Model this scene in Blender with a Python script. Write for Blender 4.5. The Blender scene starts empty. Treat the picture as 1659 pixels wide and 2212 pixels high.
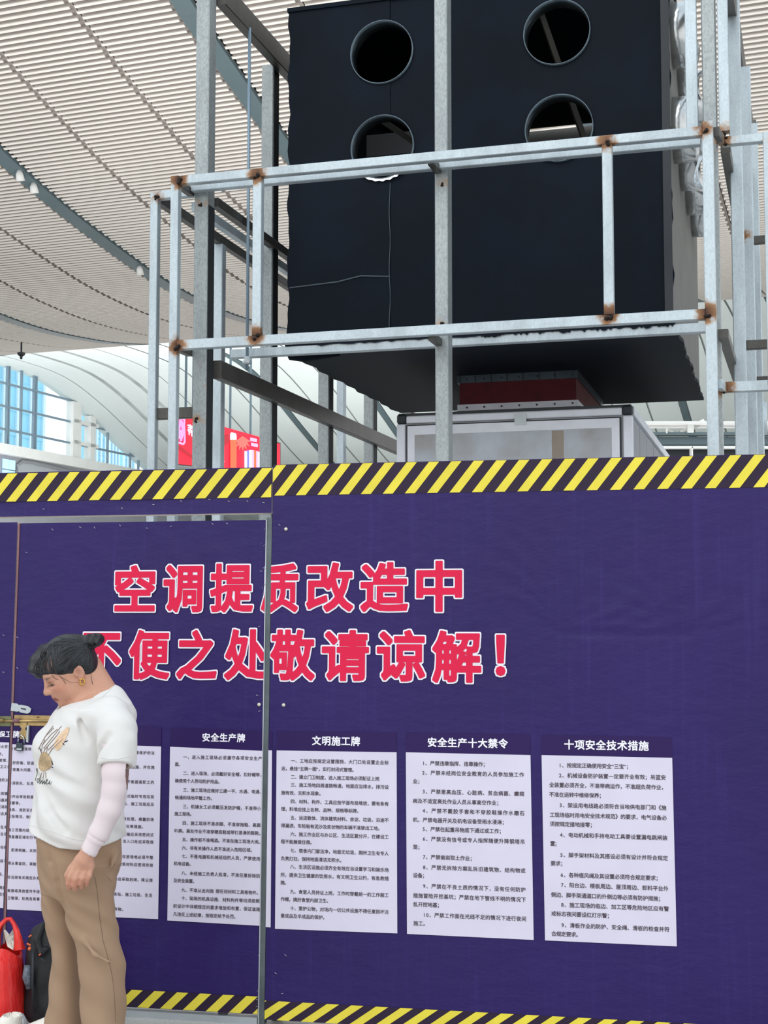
import bpy, bmesh, math, random
import numpy as np
from mathutils import Matrix, Vector
random.seed(7); RNG = np.random.default_rng(7)
S = bpy.context.scene
# ------------------------------------------------------------------ camera, world, exposure
F_PX, CX, CY, CAM_H = 3000.0, 829.5, 1106.0, 1.6
PITCH = math.atan((1332.0 - CY) / F_PX)
cam = bpy.data.objects.new('camera', bpy.data.cameras.new('camera')); S.collection.objects.link(cam)
cam.location = (0, 0, CAM_H); cam.rotation_euler = (math.pi / 2 + PITCH, 0, 0)
cam.data.sensor_fit = 'VERTICAL'; cam.data.sensor_height = 36.0; cam.data.lens = 36.0 * F_PX / 2212.0
cam.data.clip_end = 2000; S.camera = cam
S.view_settings.view_transform = 'Standard'; S.view_settings.look = 'None'
S.view_settings.gamma = 1; S.view_settings.use_curve_mapping = False
S.view_settings.exposure = 0.22
w = bpy.data.worlds.new('sky'); S.world = w; w.use_nodes = True
nt = w.node_tree; bg = nt.nodes['Background']
tc = nt.nodes.new('ShaderNodeTexCoord'); sx = nt.nodes.new('ShaderNodeSeparateXYZ'); cr = nt.nodes.new('ShaderNodeValToRGB')
nt.links.new(tc.outputs['Generated'], sx.inputs[0]); nt.links.new(sx.outputs['Z'], cr.inputs[0]); nt.links.new(cr.outputs[0], bg.inputs[0])
cr.color_ramp.elements[0].position = 0.0; cr.color_ramp.elements[0].color = (1.0, 0.99, 0.96, 1)
cr.color_ramp.elements[1].position = 0.6; cr.color_ramp.elements[1].color = (0.80, 0.91, 1.0, 1)
bg.inputs[1].default_value = 1.15
sun = bpy.data.lights.new('sun', 'SUN'); so = bpy.data.objects.new('sun', sun); S.collection.objects.link(so)
sun.energy = 0.6; sun.angle = math.radians(40); sun.color = (1.0, 0.97, 0.93)
so.rotation_euler = (math.radians(48), 0, math.radians(-25))

def ceiling_fill(x, y, z, sx_, sy_, e, tilt=0.):          # added unseen area lights that brighten the ceiling from below
    l = bpy.data.lights.new('ceiling_fill_light', 'AREA'); l.shape = 'RECTANGLE'; l.size = sx_; l.size_y = sy_; l.energy = e; l.color = (1.0, .99, .98)
    o = bpy.data.objects.new('ceiling_fill_light', l); S.collection.objects.link(o); o.location = (x, y, z); o.rotation_euler = (math.pi, tilt, 0)
ceiling_fill(-2, 27, 3.0, 24, 8, 1150)
ceiling_fill(-12, 78, 2.5, 40, 26, 8000)

# ------------------------------------------------------------------ pixel <-> place helpers (real planes in the station)
CAM = np.array([0, 0, CAM_H]); cP, sP = math.cos(PITCH), math.sin(PITCH)
def ray(x, y):
    a = (x - CX) / F_PX; b = -(y - CY) / F_PX
    return np.array([a, cP - b * sP, sP + b * cP])
def hit(x, y, P, n):
    r = ray(x, y); return CAM + r * (np.dot(np.asarray(P) - CAM, n) / np.dot(r, n))
def atY(x, y, Y):
    r = ray(x, y); return CAM + r * (Y / r[1])
def basis(deg):
    y = math.radians(deg); return np.array([math.cos(y), -math.sin(y), 0.]), np.array([math.sin(y), math.cos(y), 0.])
Z3 = np.array([0, 0, 1.])

# ------------------------------------------------------------------ objects
LOC = {}
def tag(o, label=None, cat=None, group=None, kind=None):
    if label: o['label'] = label
    if cat: o['category'] = cat
    if group: o['group'] = group
    if kind: o['kind'] = kind
    return o
def empty(name, loc, label, cat, group=None):
    o = bpy.data.objects.new(name, None); S.collection.objects.link(o); o.location = loc; o.empty_display_size = .1
    LOC[o.name] = Vector(loc); return tag(o, label, cat, group)
def mobj(name, verts, faces, mat, parent=None, smooth=False, label=None, kind=None):
    me = bpy.data.meshes.new(name); me.from_pydata([tuple(map(float, v)) for v in verts], [], faces); me.update()
    if mat: me.materials.append(mat)
    if smooth: me.shade_smooth()
    return link(name, me, parent, label, kind)
def link(name, me, parent=None, label=None, kind=None):
    o = bpy.data.objects.new(name, me); S.collection.objects.link(o)
    if parent:
        o.parent = parent
        if parent.name in LOC: o.matrix_parent_inverse = Matrix.Translation(-LOC[parent.name])
    return tag(o, label, None, None, kind)
class MB:
    def __init__(s): s.v = []; s.f = []
    def add(s, v, f):
        n = len(s.v); s.v += [tuple(map(float, p)) for p in v]; s.f += [tuple(i + n for i in q) for q in f]
    def box(s, c, ax, h):     # centre, three axes, half sizes
        c = np.asarray(c, float); A = [np.asarray(a, float) * k for a, k in zip(ax, h)]
        v = [c + i * A[0] + j * A[1] + k * A[2] for i in (-1, 1) for j in (-1, 1) for k in (-1, 1)]
        s.add(v, [(0, 1, 3, 2), (4, 6, 7, 5), (0, 4, 5, 1), (2, 3, 7, 6), (0, 2, 6, 4), (1, 5, 7, 3)])
    def tube(s, pts, r, n=8, cap=True):
        pts = [np.asarray(p, float) for p in pts]; rs = r if hasattr(r, '__len__') else [r] * len(pts)
        V = []
        for i, p in enumerate(pts):
            t = pts[min(i + 1, len(pts) - 1)] - pts[max(i - 1, 0)]; t /= np.linalg.norm(t) + 1e-9
            a = np.cross(t, Z3 if abs(t[2]) < .9 else np.array([1., 0, 0])); a /= np.linalg.norm(a); b = np.cross(t, a)
            V += [p + rs[i] * (math.cos(2 * math.pi * k / n) * a + math.sin(2 * math.pi * k / n) * b) for k in range(n)]
        Fc = [(i * n + k, i * n + (k + 1) % n, (i + 1) * n + (k + 1) % n, (i + 1) * n + k) for i in range(len(pts) - 1) for k in range(n)]
        if cap: Fc += [tuple(range(n))[::-1], tuple(range((len(pts) - 1) * n, len(pts) * n))]
        s.add(V, Fc)
    def poly(s, pts, off):    # polygon extruded by a vector
        n = len(pts); P = [np.asarray(p, float) for p in pts]; off = np.asarray(off, float)
        s.add(P + [p + off for p in P], [tuple(range(n)), tuple(range(2 * n - 1, n - 1, -1))] + [(i, i + n, (i + 1) % n + n, (i + 1) % n) for i in range(n)])
    def build(s, name, mat, parent=None, smooth=False, label=None, kind=None):
        o = mobj(name, s.v, s.f, mat, parent, smooth, label, kind)
        return o
def fixn(o):
    bm = bmesh.new(); bm.from_mesh(o.data); bmesh.ops.recalc_face_normals(bm, faces=bm.faces); bm.to_mesh(o.data); bm.free(); return o

# ------------------------------------------------------------------ materials
def srgb(h):
    h = h.lstrip('#'); c = [int(h[i:i + 2], 16) / 255 for i in (0, 2, 4)]
    return tuple(((x / 12.92) if x <= .04045 else ((x + .055) / 1.055) ** 2.4) for x in c) + (1,)
class NT:
    def __init__(s, name):
        s.m = bpy.data.materials.new(name); s.m.use_nodes = True; s.t = s.m.node_tree; s.b = s.t.nodes['Principled BSDF']; s.tc = None
    def n(s, t, **kw):
        x = s.t.nodes.new(t)
        for k, v in kw.items(): setattr(x, k, v)
        return x
    def l(s, a, b): s.t.links.new(a, b)
    def coord(s, scale=(1, 1, 1), rot=(0, 0, 0)):
        if not s.tc: s.tc = s.n('ShaderNodeTexCoord')
        m = s.n('ShaderNodeMapping'); m.inputs['Scale'].default_value = scale; m.inputs['Rotation'].default_value = rot
        s.l(s.tc.outputs['Object'], m.inputs[0]); return m.outputs[0]
    def noise(s, sc, det=3, co=None, rough=.55):
        x = s.n('ShaderNodeTexNoise'); x.inputs['Scale'].default_value = sc; x.inputs['Detail'].default_value = det; x.inputs['Roughness'].default_value = rough
        s.l(co if co is not None else s.coord(), x.inputs['Vector']); return x.outputs['Fac']
    def ramp(s, fac, stops):
        r = s.n('ShaderNodeValToRGB'); e = r.color_ramp.elements
        while len(e) < len(stops): e.new(.5)
        for el, (p, c) in zip(e, stops): el.position = p; el.color = c if len(c) == 4 else tuple(c) + (1,)
        s.l(fac, r.inputs[0]); return r.outputs[0]
    def mix(s, fac, a, b):
        x = s.n('ShaderNodeMix', data_type='RGBA')
        for val, i in ((fac, 0), (a, 6), (b, 7)):
            if hasattr(val, 'links') or hasattr(val, 'is_output'): s.l(val, x.inputs[i])
            else: x.inputs[i].default_value = val
        return x.outputs[2]
    def bump(s, h, strength=.3, dist=.01):
        x = s.n('ShaderNodeBump'); x.inputs['Strength'].default_value = strength; x.inputs['Distance'].default_value = dist
        s.l(h, x.inputs['Height']); s.l(x.outputs[0], s.b.inputs['Normal']); return x
    def set(s, **kw):
        for k, v in kw.items(): s.b.inputs[k.replace('_', ' ')].default_value = v
        return s
def plain(name, col, rough=.5, metal=0., var=.06, sc=8, bump=0., bsc=60, spec=.5):
    q = NT(name); c = srgb(col) if isinstance(col, str) else col
    lo = tuple(x * (1 - var) for x in c[:3]) + (1,); hi = tuple(min(1, x * (1 + var)) for x in c[:3]) + (1,)
    q.l(q.ramp(q.noise(sc), [(.3, lo), (.7, hi)]), q.b.inputs['Base Color'])
    q.set(Roughness=rough, Metallic=metal); q.b.inputs['Specular IOR Level'].default_value = spec
    if bump: q.bump(q.noise(bsc), bump, .002)
    return q.m
def steel_mat(name, base, dark, spangle=.25, metal=.35):
    q = NT(name)
    v = q.n('ShaderNodeTexVoronoi'); v.inputs['Scale'].default_value = 150; q.l(q.coord((1, 1, .5)), v.inputs['Vector'])
    sp = q.ramp(v.outputs['Color'], [(.1, srgb(dark)), (.75, srgb(base))])
    c = q.mix(spangle, srgb(base), sp)
    n2 = q.noise(7, 5, q.coord((1, 1, .3)))
    c = q.mix(q.ramp(n2, [(.45, (0, 0, 0)), (.75, (.55, .55, .55))]), c, srgb(dark))
    at = q.n('ShaderNodeAttribute', attribute_name='rust')
    m = q.n('ShaderNodeMath', operation='ADD'); q.l(at.outputs['Fac'], m.inputs[0])
    m2 = q.n('ShaderNodeMath', operation='MULTIPLY_ADD'); m2.inputs[1].default_value = .9; m2.inputs[2].default_value = -.45; q.l(q.noise(28, 4), m2.inputs[0])
    q.l(m2.outputs[0], m.inputs[1])
    rc = q.ramp(at.outputs['Fac'], [(.2, srgb('#c4a987')), (.5, srgb('#96704e')), (.78, srgb('#6a452c')), (.97, srgb('#231a17'))])
    mm = q.n('ShaderNodeMath', operation='MULTIPLY'); q.l(q.ramp(m.outputs[0], [(.3, (0, 0, 0)), (.6, (1, 1, 1))]), mm.inputs[0])
    g = q.ramp(at.outputs['Fac'], [(.05, (0, 0, 0)), (.25, (1, 1, 1))]); q.l(g, mm.inputs[1])
    q.l(q.mix(mm.outputs[0], c, rc), q.b.inputs['Base Color'])
    q.set(Roughness=.42, Metallic=metal); q.bump(n2, .15, .003); return q.m
M = {}
M['galv'] = steel_mat('galvanised_steel', '#c3cfd6', '#8c9499')
M['galv_post'] = steel_mat('galvanised_post', '#a9b0b1', '#82878a', .6)
M['galv_shade'] = steel_mat('shaded_steel', '#54524f', '#33302d', .3)  # the same steel with shade put into its colour, for rails and stubs
M['weld'] = plain('weld_bead', '#241c1a', .6, .5, .4, 60)
M['cream'] = plain('cream_slat', '#f6f1ea', .6, 0, .03, .3)
M['deck'] = plain('ceiling_deck', '#a09893', .8, 0, .08, .4)
M['vault'] = plain('vault_white', '#e2ebea', .6, 0, .03, .15)
M['girder'] = plain('girder_paint', '#5e7076', .5, 0, .08, 1)
M['vault_joint'] = plain('vault_joint', '#a9b2b2', .8)
M['dark_gap'] = plain('dark_joint', '#4a4647', .9)
M['white_paint'] = plain('white_paint', '#e9eae8', .5, 0, .03, 1)
M['grey_wall'] = plain('grey_cladding', '#9a9ca3', .6, 0, .05, .5)
M['mullion'] = plain('mullion_blue_grey', '#8398a8', .4, .3)
def purple_mat():
    q = NT('purple_vinyl')
    c = q.ramp(q.noise(1.3, 4), [(.3, srgb('#241455')), (.7, srgb('#29185e'))])
    st = q.noise(40, 3, q.coord((1, 1, .02)))
    c = q.mix(q.ramp(st, [(.55, (0, 0, 0)), (.8, (.35, .35, .35))]), c, srgb('#362870'))
    q.l(c, q.b.inputs['Base Color']); q.set(Roughness=.45); q.b.inputs['Specular IOR Level'].default_value = .3
    a = q.noise(9, 5, q.coord((1.0, 1.0, 2.2), (0, .7, 0)), .6); b = q.noise(150, 2, q.coord((1, 1, .03)))
    m = q.n('ShaderNodeMath', operation='MULTIPLY_ADD'); q.l(b, m.inputs[0]); m.inputs[1].default_value = .12; q.l(a, m.inputs[2])
    q.bump(m.outputs[0], .2, .02); return q.m
M['purple'] = purple_mat()
M['title_purple'] = plain('title_band_print', '#2a1752', .42, 0, .05, 5, spec=.22)
M['stripe_dark'] = plain('stripe_dark_print', '#2e2136', .42, 0, .08, 10, spec=.22)
M['stripe_yellow'] = plain('stripe_yellow_print', '#e8d64a', .42, 0, .07, 9, spec=.22)
M['red_print'] = plain('red_print', '#dc1c48', .42, 0, .03, 4, spec=.22)
M['white_print'] = plain('white_print', '#f1eef8', .42, 0, .02, 4, spec=.22)
M['sheet'] = plain('notice_white_print', '#d8d2e4', .45, 0, .03, 6, spec=.22)
M['ink'] = plain('notice_ink', '#443440', .5, 0, .35, 25)
M['staple'] = plain('staple_wire', '#b9b7c4', .3, .6)
M['screw'] = plain('screw_head', '#d9d4c4', .35, .4)
M['board_edge'] = plain('board_edge', '#e6dcd6', .7)
M['aged_steel'] = plain('aged_steel_edge', '#5c6468', .45, .4, .2, 12)
M['copper_edge'] = plain('rusty_edge_strip', '#8a6268', .6, .2, .2, 12)
M['brass'] = plain('yellow_passivated_steel', '#a98f63', .3, .75, .2, 25)
M['brass_plate'] = plain('green_gold_plate', '#6f7152', .4, .6, .25, 20)
M['zinc'] = plain('zinc_hasp', '#b6bdc2', .35, .5)
M['lock_body'] = plain('padlock_body', '#3d464d', .4, .5, .2, 30)
M['chrome'] = plain('chrome_shackle', '#c6cdd0', .12, 1)
def foam_mat():
    q = NT('black_foam'); q.l(q.ramp(q.noise(3, 4), [(.3, srgb('#08101a')), (.75, srgb('#0d1724'))]), q.b.inputs['Base Color'])
    q.set(Roughness=.62); q.b.inputs['Specular IOR Level'].default_value = .12; q.bump(q.noise(120, 2), .2, .002); return q.m
M['foam'] = foam_mat()
M['foam_edge'] = plain('grey_foam_edge', '#4e5a62', .7)
M['foil'] = plain('aluminium_foil', '#c3c6c8', .22, .9, .15, 20, .4, 30)
M['collar_steel'] = plain('collar_steel', '#5d6a73', .28, .8, .2, 10)
M['grey_side'] = plain('grey_insulation_side', '#6a6864', .6, .1, .12, 4)
def ahu_mat():
    q = NT('dusty_white_panel'); n = q.noise(3.2, 5)
    q.l(q.ramp(n, [(.35, srgb('#b9c1cc')), (.55, srgb('#a9abb0')), (.75, srgb('#93877d'))]), q.b.inputs['Base Color']); q.set(Roughness=.45); return q.m
M['ahu'] = ahu_mat()
M['ahu_frame'] = plain('white_profile', '#dfe2ec', .4, .1)
M['black_plastic'] = plain('black_plastic', '#20262c', .5)
M['canvas_red'] = plain('red_canvas', '#580a18', .75, 0, .2, 20)
def floor_mat():
    q = NT('granite_floor'); v = q.noise(260, 2); q.l(q.ramp(v, [(.4, srgb('#8f8d8c')), (.5, srgb('#c3c0bb')), (.62, srgb('#d4d0ca'))]), q.b.inputs['Base Color']); q.set(Roughness=.35); return q.m
M['floor'] = floor_mat()
def glass_mat():
    q = NT('clear_glazing'); t = q.n('ShaderNodeBsdfTransparent'); t.inputs[0].default_value = (.92, .98, 1, 1); g = q.n('ShaderNodeBsdfGlossy'); g.inputs['Roughness'].default_value = .05
    mx = q.n('ShaderNodeMixShader'); mx.inputs[0].default_value = .08; q.l(t.outputs[0], mx.inputs[1]); q.l(g.outputs[0], mx.inputs[2])
    q.l(mx.outputs[0], q.t.nodes['Material Output'].inputs[0]); return q.m
M['glass'] = glass_mat()
M['tower'] = plain('tower_glass_blue', '#8fd3ee', .4, 0, .15, .15)
M['tower_fin'] = plain('tower_fin', '#cfeaf5', .5)
def emit(name, col, st):
    q = NT(name); q.set(Base_Color=srgb(col), Emission_Color=srgb(col), Emission_Strength=st); return q.m
M['led_red'] = emit('screen_red', '#d8102f', 1.0); M['led_pink'] = emit('screen_pink', '#ff9ad0', 1.0); M['led_white'] = emit('screen_white', '#efe6ff', 1.0)
M['led_blue'] = emit('screen_blue', '#6a6cf0', 1.0); M['led_orange'] = emit('screen_orange', '#ff5a3a', 1.0); M['led_dark'] = emit('screen_dark_red', '#a40d24', .9)

# ------------------------------------------------------------------ text
GL = {}
def base_glyph(ch):
    c = bpy.data.curves.new('g', 'FONT'); c.body = ch; c.size = 1; c.resolution_u = 2; c.fill_mode = 'FRONT'
    o = bpy.data.objects.new('g', c); S.collection.objects.link(o)
    me = bpy.data.meshes.new_from_object(o.evaluated_get(bpy.context.evaluated_depsgraph_get()))
    v = [tuple(p.co[:2]) for p in me.vertices]; f = [tuple(p.vertices) for p in me.polygons]
    bpy.data.objects.remove(o); bpy.data.curves.remove(c); bpy.data.meshes.remove(me)
    return v, f
def glyph(ch, w=0.0, disc=True):
    """outline of a character, its strokes thickened by w on every side"""
    if (ch, 0) not in GL: GL[(ch, 0)] = base_glyph(ch)
    v, f = GL[(ch, 0)]
    if w <= 0: return np.array(v).reshape(-1, 2), f
    if (ch, w) in GL: return GL[(ch, w)]
    idx = {}; key = [idx.setdefault((round(p[0], 4), round(p[1], 4)), i) for i, p in enumerate(v)]; cnt = {}
    for q in f:
        for i in range(len(q)):
            e = tuple(sorted((key[q[i]], key[q[(i + 1) % len(q)]]))); cnt[e] = cnt.get(e, 0) + 1
    V = list(v); Fc = list(f); done = set()
    for (i, j), c in cnt.items():
        if c != 1 or i == j: continue
        a, b = np.array(v[i]), np.array(v[j]); L = np.linalg.norm(b - a)
        if L < 1e-6: continue
        n = np.array([-(b - a)[1], (b - a)[0]]) / L * w; k = len(V); V += [tuple(a - n), tuple(b - n), tuple(b + n), tuple(a + n)]; Fc.append((k, k + 1, k + 2, k + 3))
        if w > .02:
            for q in (i, j):
                if q in done: continue
                done.add(q); k = len(V); V += [(v[q][0] + w * math.cos(t * math.pi / 4), v[q][1] + w * math.sin(t * math.pi / 4)) for t in range(8)]; Fc.append(tuple(range(k, k + 8)))
    GL[(ch, w)] = (np.array(V), Fc); return GL[(ch, w)]

def bold(ch, w, res=150):
    """one clean filled shape: the character thickened by w, cut from a small distance grid"""
    if (ch, w, 'b') in GL: return GL[(ch, w, 'b')]
    v, f = glyph(ch); v = np.array(v); cnt = {}; idx = {}
    key = [idx.setdefault((round(p[0], 4), round(p[1], 4)), i) for i, p in enumerate(v)]
    for q in f:
        for i in range(len(q)):
            e = tuple(sorted((key[q[i]], key[q[(i + 1) % len(q)]]))); cnt[e] = cnt.get(e, 0) + 1
    E_ = [(v[i], v[j]) for (i, j), c in cnt.items() if c == 1 and i != j]
    lo = v.min(0) - w - .02; hi = v.max(0) + w + .02; h = 1.0 / res; nx, ny = (np.ceil((hi - lo) / h).astype(int) + 1)
    X, Y = np.meshgrid(lo[0] + h * np.arange(nx), lo[1] + h * np.arange(ny), indexing='ij'); D = np.full(X.shape, 9.)
    for a, b in E_:
        ab = b - a; t = np.clip(((X - a[0]) * ab[0] + (Y - a[1]) * ab[1]) / max(ab @ ab, 1e-12), 0, 1); dx = np.abs(X - a[0] - t * ab[0]); dy = np.abs(Y - a[1] - t * ab[1]); D = np.minimum(D, (dx ** 4 + dy ** 4) ** .25)
    ins = np.zeros(X.shape, bool)
    for q in f:
        for k in range(1, len(q) - 1):
            a, b, c = v[q[0]], v[q[k]], v[q[k + 1]]; cr_ = lambda p, r: (r[0] - p[0]) * (Y - p[1]) - (r[1] - p[1]) * (X - p[0])
            s1, s2, s3 = cr_(a, b), cr_(b, c), cr_(c, a); ins |= ((s1 >= 0) & (s2 >= 0) & (s3 >= 0)) | ((s1 <= 0) & (s2 <= 0) & (s3 <= 0))
    Fd = np.where(ins, -D, D) - w; V = []; Fc = []
    full = (Fd[:-1, :-1] < 0) & (Fd[1:, :-1] < 0) & (Fd[:-1, 1:] < 0) & (Fd[1:, 1:] < 0); anyc = (Fd[:-1, :-1] < 0) | (Fd[1:, :-1] < 0) | (Fd[:-1, 1:] < 0) | (Fd[1:, 1:] < 0)
    def poly(P): n = len(V); V.extend(P); Fc.append(tuple(range(n, n + len(P))))
    for j in range(ny - 1):
        i = 0
        while i < nx - 1:
            if full[i, j]:
                k = i
                while k < nx - 1 and full[k, j]: k += 1
                poly([(X[i, j], Y[i, j]), (X[k, j], Y[k, j]), (X[k, j + 1], Y[k, j + 1]), (X[i, j + 1], Y[i, j + 1])]); i = k; continue
            if anyc[i, j]:
                C4 = [(i, j), (i + 1, j), (i + 1, j + 1), (i, j + 1)]; P = []
                for m_ in range(4):
                    a, b = C4[m_], C4[(m_ + 1) % 4]; fa, fb = Fd[a], Fd[b]
                    if fa < 0: P.append((X[a], Y[a]))
                    if (fa < 0) != (fb < 0): t = fa / (fa - fb); P.append((X[a] + (X[b] - X[a]) * t, Y[a] + (Y[b] - Y[a]) * t))
                if len(P) > 2: poly(P)
            i += 1
    GL[(ch, w, 'b')] = (np.array(V), Fc); return GL[(ch, w, 'b')]
# ================================================================== SETTING
def flatgrid(name, x0, x1, y0, y1, z, mat):
    return mobj(name, [(x0, y0, z), (x1, y0, z), (x1, y1, z), (x0, y1, z)], [(0, 1, 2, 3)], mat)
tag(flatgrid('floor', -70, 70, -12, 150, 0, M['floor']), 'pale speckled granite station floor', kind='structure')

CU, CD = basis(20.2)                                # ceiling: slat direction, depth direction
PR = np.array([(20, 13.75), (22, 12.8), (24.2, 12.0), (27.3, 11.15), (28.6, 10.83), (30.7, 10.42), (34.7, 9.85), (37.5, 9.69), (40, 9.72), (42.9, 9.95), (44.3, 10.12), (46.9, 10.56), (49, 11.15), (52, 12.1), (56, 13.4), (61, 14.8), (67, 16.2), (73, 17.0), (79, 17.22), (84, 16.95), (88.5, 15.8), (94, 13.8), (99, 12.1), (108, 9.8), (118, 8.6), (130, 8.2)])
def catmull(xs, ys, x):
    i = int(np.clip(np.searchsorted(xs, x) - 1, 0, len(xs) - 2)); t = (x - xs[i]) / (xs[i + 1] - xs[i])
    def sl(j):
        a, b = max(j - 1, 0), min(j + 1, len(xs) - 1); return (ys[b] - ys[a]) / (xs[b] - xs[a])
    h = xs[i + 1] - xs[i]; return ys[i] * (2*t**3-3*t*t+1) + h*sl(i)*(t**3-2*t*t+t) + ys[i+1]*(-2*t**3+3*t*t) + h*sl(i+1)*(t**3-t*t)
def ceil_z(d): return CAM_H + catmull(PR[:, 0], PR[:, 1], d)
def cp(u, d, z): return CU * u + CD * d + Z3 * z
ceiling = mobj('ceiling', *(lambda ds: ([cp(u, d, ceil_z(d) + .9) for d in ds for u in (-57.5, 9)], [(2*i, 2*i+1, 2*i+3, 2*i+2) for i in range(len(ds) - 1)]))(np.arange(20, 131, 2.)), M['deck'], smooth=True)
tag(ceiling, 'pale wave-shaped louvred ceiling above the hall', kind='structure')
DS = np.concatenate([np.arange(20, 49, 1.), np.arange(49, 130.1, 1.5)])
PITCH_S, D_SLAT_END = .165, 49.
lines = [round(-13 + 7 * k, 2) for k in range(-7, 4)]          # girder lines
ubands = []
for g in lines: ubands += [(g + .28, g + 2.27), (g + 2.39, g + 4.60), (g + 4.72, g + 6.72)]
ubands = [b for b in ubands if b[0] > -57.6 and b[1] < 9.2]
slat_pos = []
d = 20.2
while d < D_SLAT_END:
    s = (ceil_z(d + .05) - ceil_z(d)) / .05; slat_pos.append((d, s)); d += PITCH_S / math.sqrt(1 + s * s)
for a, b in ubands:
    pb = MB(); ds = DS[DS <= D_SLAT_END]
    V = [cp(u, d, ceil_z(d) + .13) for d in ds for u in (a - .05, b + .05)]; pb.add(V, [(2*i, 2*i+1, 2*i+3, 2*i+2) for i in range(len(ds) - 1)])
    panel = pb.build('ceiling_panel', M['deck'], ceiling, True)
    sl = MB()
    for k, (d, s) in enumerate(slat_pos):
        t = (CD + Z3 * s); t /= np.linalg.norm(t); n = np.cross(CU, t); n *= 1 if n[2] > 0 else -1
        c = cp((a + b) / 2 + (.02 if k % 2 else -.02), d, ceil_z(d))
        o = c - CU * (b - a) / 2; e = c + CU * (b - a) / 2; hw = .033
        vs = [o - t * hw + n * .03, o - t * hw, o + t * hw, o + t * hw + n * .03, e - t * hw + n * .03, e - t * hw, e + t * hw, e + t * hw + n * .03]
        sl.add(vs, [(0, 4, 5, 1), (1, 5, 6, 2), (2, 6, 7, 3), (0, 1, 2, 3), (4, 7, 6, 5)])
    sl.build('slats', M['cream'], panel, kind='stuff')
    vb = MB(); ds = DS[DS >= D_SLAT_END]; wl_ = .25 if b < -45.5 else 0; wr_ = .25 if b < -47 else 0
    V = [cp(u, d, ceil_z(d)) for d in ds for u in (a - wl_, b + wr_)]; vb.add(V, [(2*i, 2*i+1, 2*i+3, 2*i+2) for i in range(len(ds) - 1)])
    vb.build('vault_panel', M['vault'], ceiling, True)
jb = MB(); V = [cp(u, d, ceil_z(d) + .2) for d in DS if d <= 50 for u in (-57.5, 9)]; jb.add(V, [(2*i, 2*i+1, 2*i+3, 2*i+2) for i in range(len(V) // 2 - 1)])
jb.build('joint_backing', M['dark_gap'], ceiling, True)
jb = MB(); V = [cp(u, d, ceil_z(d) + .06) for d in DS if d >= 49 for u in (-57.5, 9)]; jb.add(V, [(2*i, 2*i+1, 2*i+3, 2*i+2) for i in range(len(V) // 2 - 1)])
jb.build('joint_backing', M['vault_joint'], ceiling, True)
for g in lines:
    if g < -57: continue
    gd = DS if g > -43 else DS[DS <= 49]; gb = MB(); n = len(gd); V = []
    for d in gd:
        z = ceil_z(d); V += [cp(g - .21, d, z + .1), cp(g - .21, d, z - .02), cp(g + .21, d, z - .02), cp(g + .21, d, z + .1)]
    gb.add(V, [(4*i+j, 4*i+j+1, 4*i+j+5, 4*i+j+4) for i in range(n - 1) for j in range(3)]); gb.build('girder', M['girder'], ceiling)
# small spotlights clamped on two girders
for g, d in ((-20, 28.2), (-20, 28.8), (-20, 34.0), (-20, 34.8), (-41, 79)):
    b = MB(); c = cp(g + .1, d, ceil_z(d)); b.tube([c, c - Z3 * .1, c - Z3 * .26 + CD * .05], [.05, .09, .11], 10); b.build('spotlight', M['white_paint'], ceiling, True)

# left end wall with glazing under the wave, seen far off
UW = -57.0
wl = MB()
SILL = float(hit(100, 981, CU * UW, CU)[2])
ds = np.arange(20, 130, 3.)
wl.box(cp(UW - .3, 75, (SILL - .5) / 2), (CU, CD, Z3), (.3, 55, (SILL - .5) / 2)); wall = wl.build('wall_left', M['grey_wall'], None); tag(wall, 'grey clad parapet wall below the far glazing', kind='structure')
b = MB(); b.box(cp(UW, 75, SILL - .25), (CU, CD, Z3), (.45, 55, .35)); b.build('ledge', M['white_paint'], wall)
# dark arched recess in the wall, and a small window
def wp(x, y, off=.02): q = hit(x, y, CU * (UW + off), CU); return q
rec = [(38, 1040), (36, 1025), (38, 1005), (48, 997), (70, 999), (110, 1008), (150, 1018), (185, 1028), (230, 1042)]
b = MB(); b.poly([wp(x, y, .05) for x, y in rec], -CU * .04); fixn(b.build('arched_recess', plain('recess_grey', '#a9adb2', .7), wall))
b = MB(); b.tube([wp(x, y, .1) for x, y in rec[1:]], .12, 6); b.build('recess_edge', plain('recess_edge', '#8b8f95', .6), wall)
win = MB(); C0 = wp(12, 1002, .1)
for i in (0, 1):
    for j in (0, 1): win.box(C0 + CD * (.75 * i) - Z3 * (.75 * j), (CU, CD, Z3), (.03, .33, .33))
win.build('small_window', emit('small_window_glass', '#a6d4f5', .7), wall)
g = MB(); V = []; ds = np.arange(50, 125, 1.)
for d in ds: V += [cp(UW, d, SILL), cp(UW, d, max(ceil_z(d), SILL + .01))]
g.add(V, [(2*i, 2*i+2, 2*i+3, 2*i+1) for i in range(len(ds) - 1)]); gl = g.build('window_1', M['glass'], None); tag(gl, 'large arched glazing beneath the white vault', kind='structure')
def wd(x, y=900): return float(hit(x, y, CU * UW, CU) @ CD)
for x in (14, 18, 45, 72, 77, 233, 282, 300):
    d = wd(x); m = MB(); m.box(cp(UW, d, (SILL + ceil_z(d)) / 2), (CU, CD, Z3), (.08, .07, (ceil_z(d) - SILL) / 2)); m.build('mullion', M['mullion'], gl)
for x, wdt in ((160, .55), (195, .35)):
    d = wd(x); m = MB(); m.box(cp(UW, d, (SILL + ceil_z(d)) / 2), (CU, CD, Z3), (.3, wdt, (ceil_z(d) - SILL) / 2)); m.build('column', M['white_paint'], gl)
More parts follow.
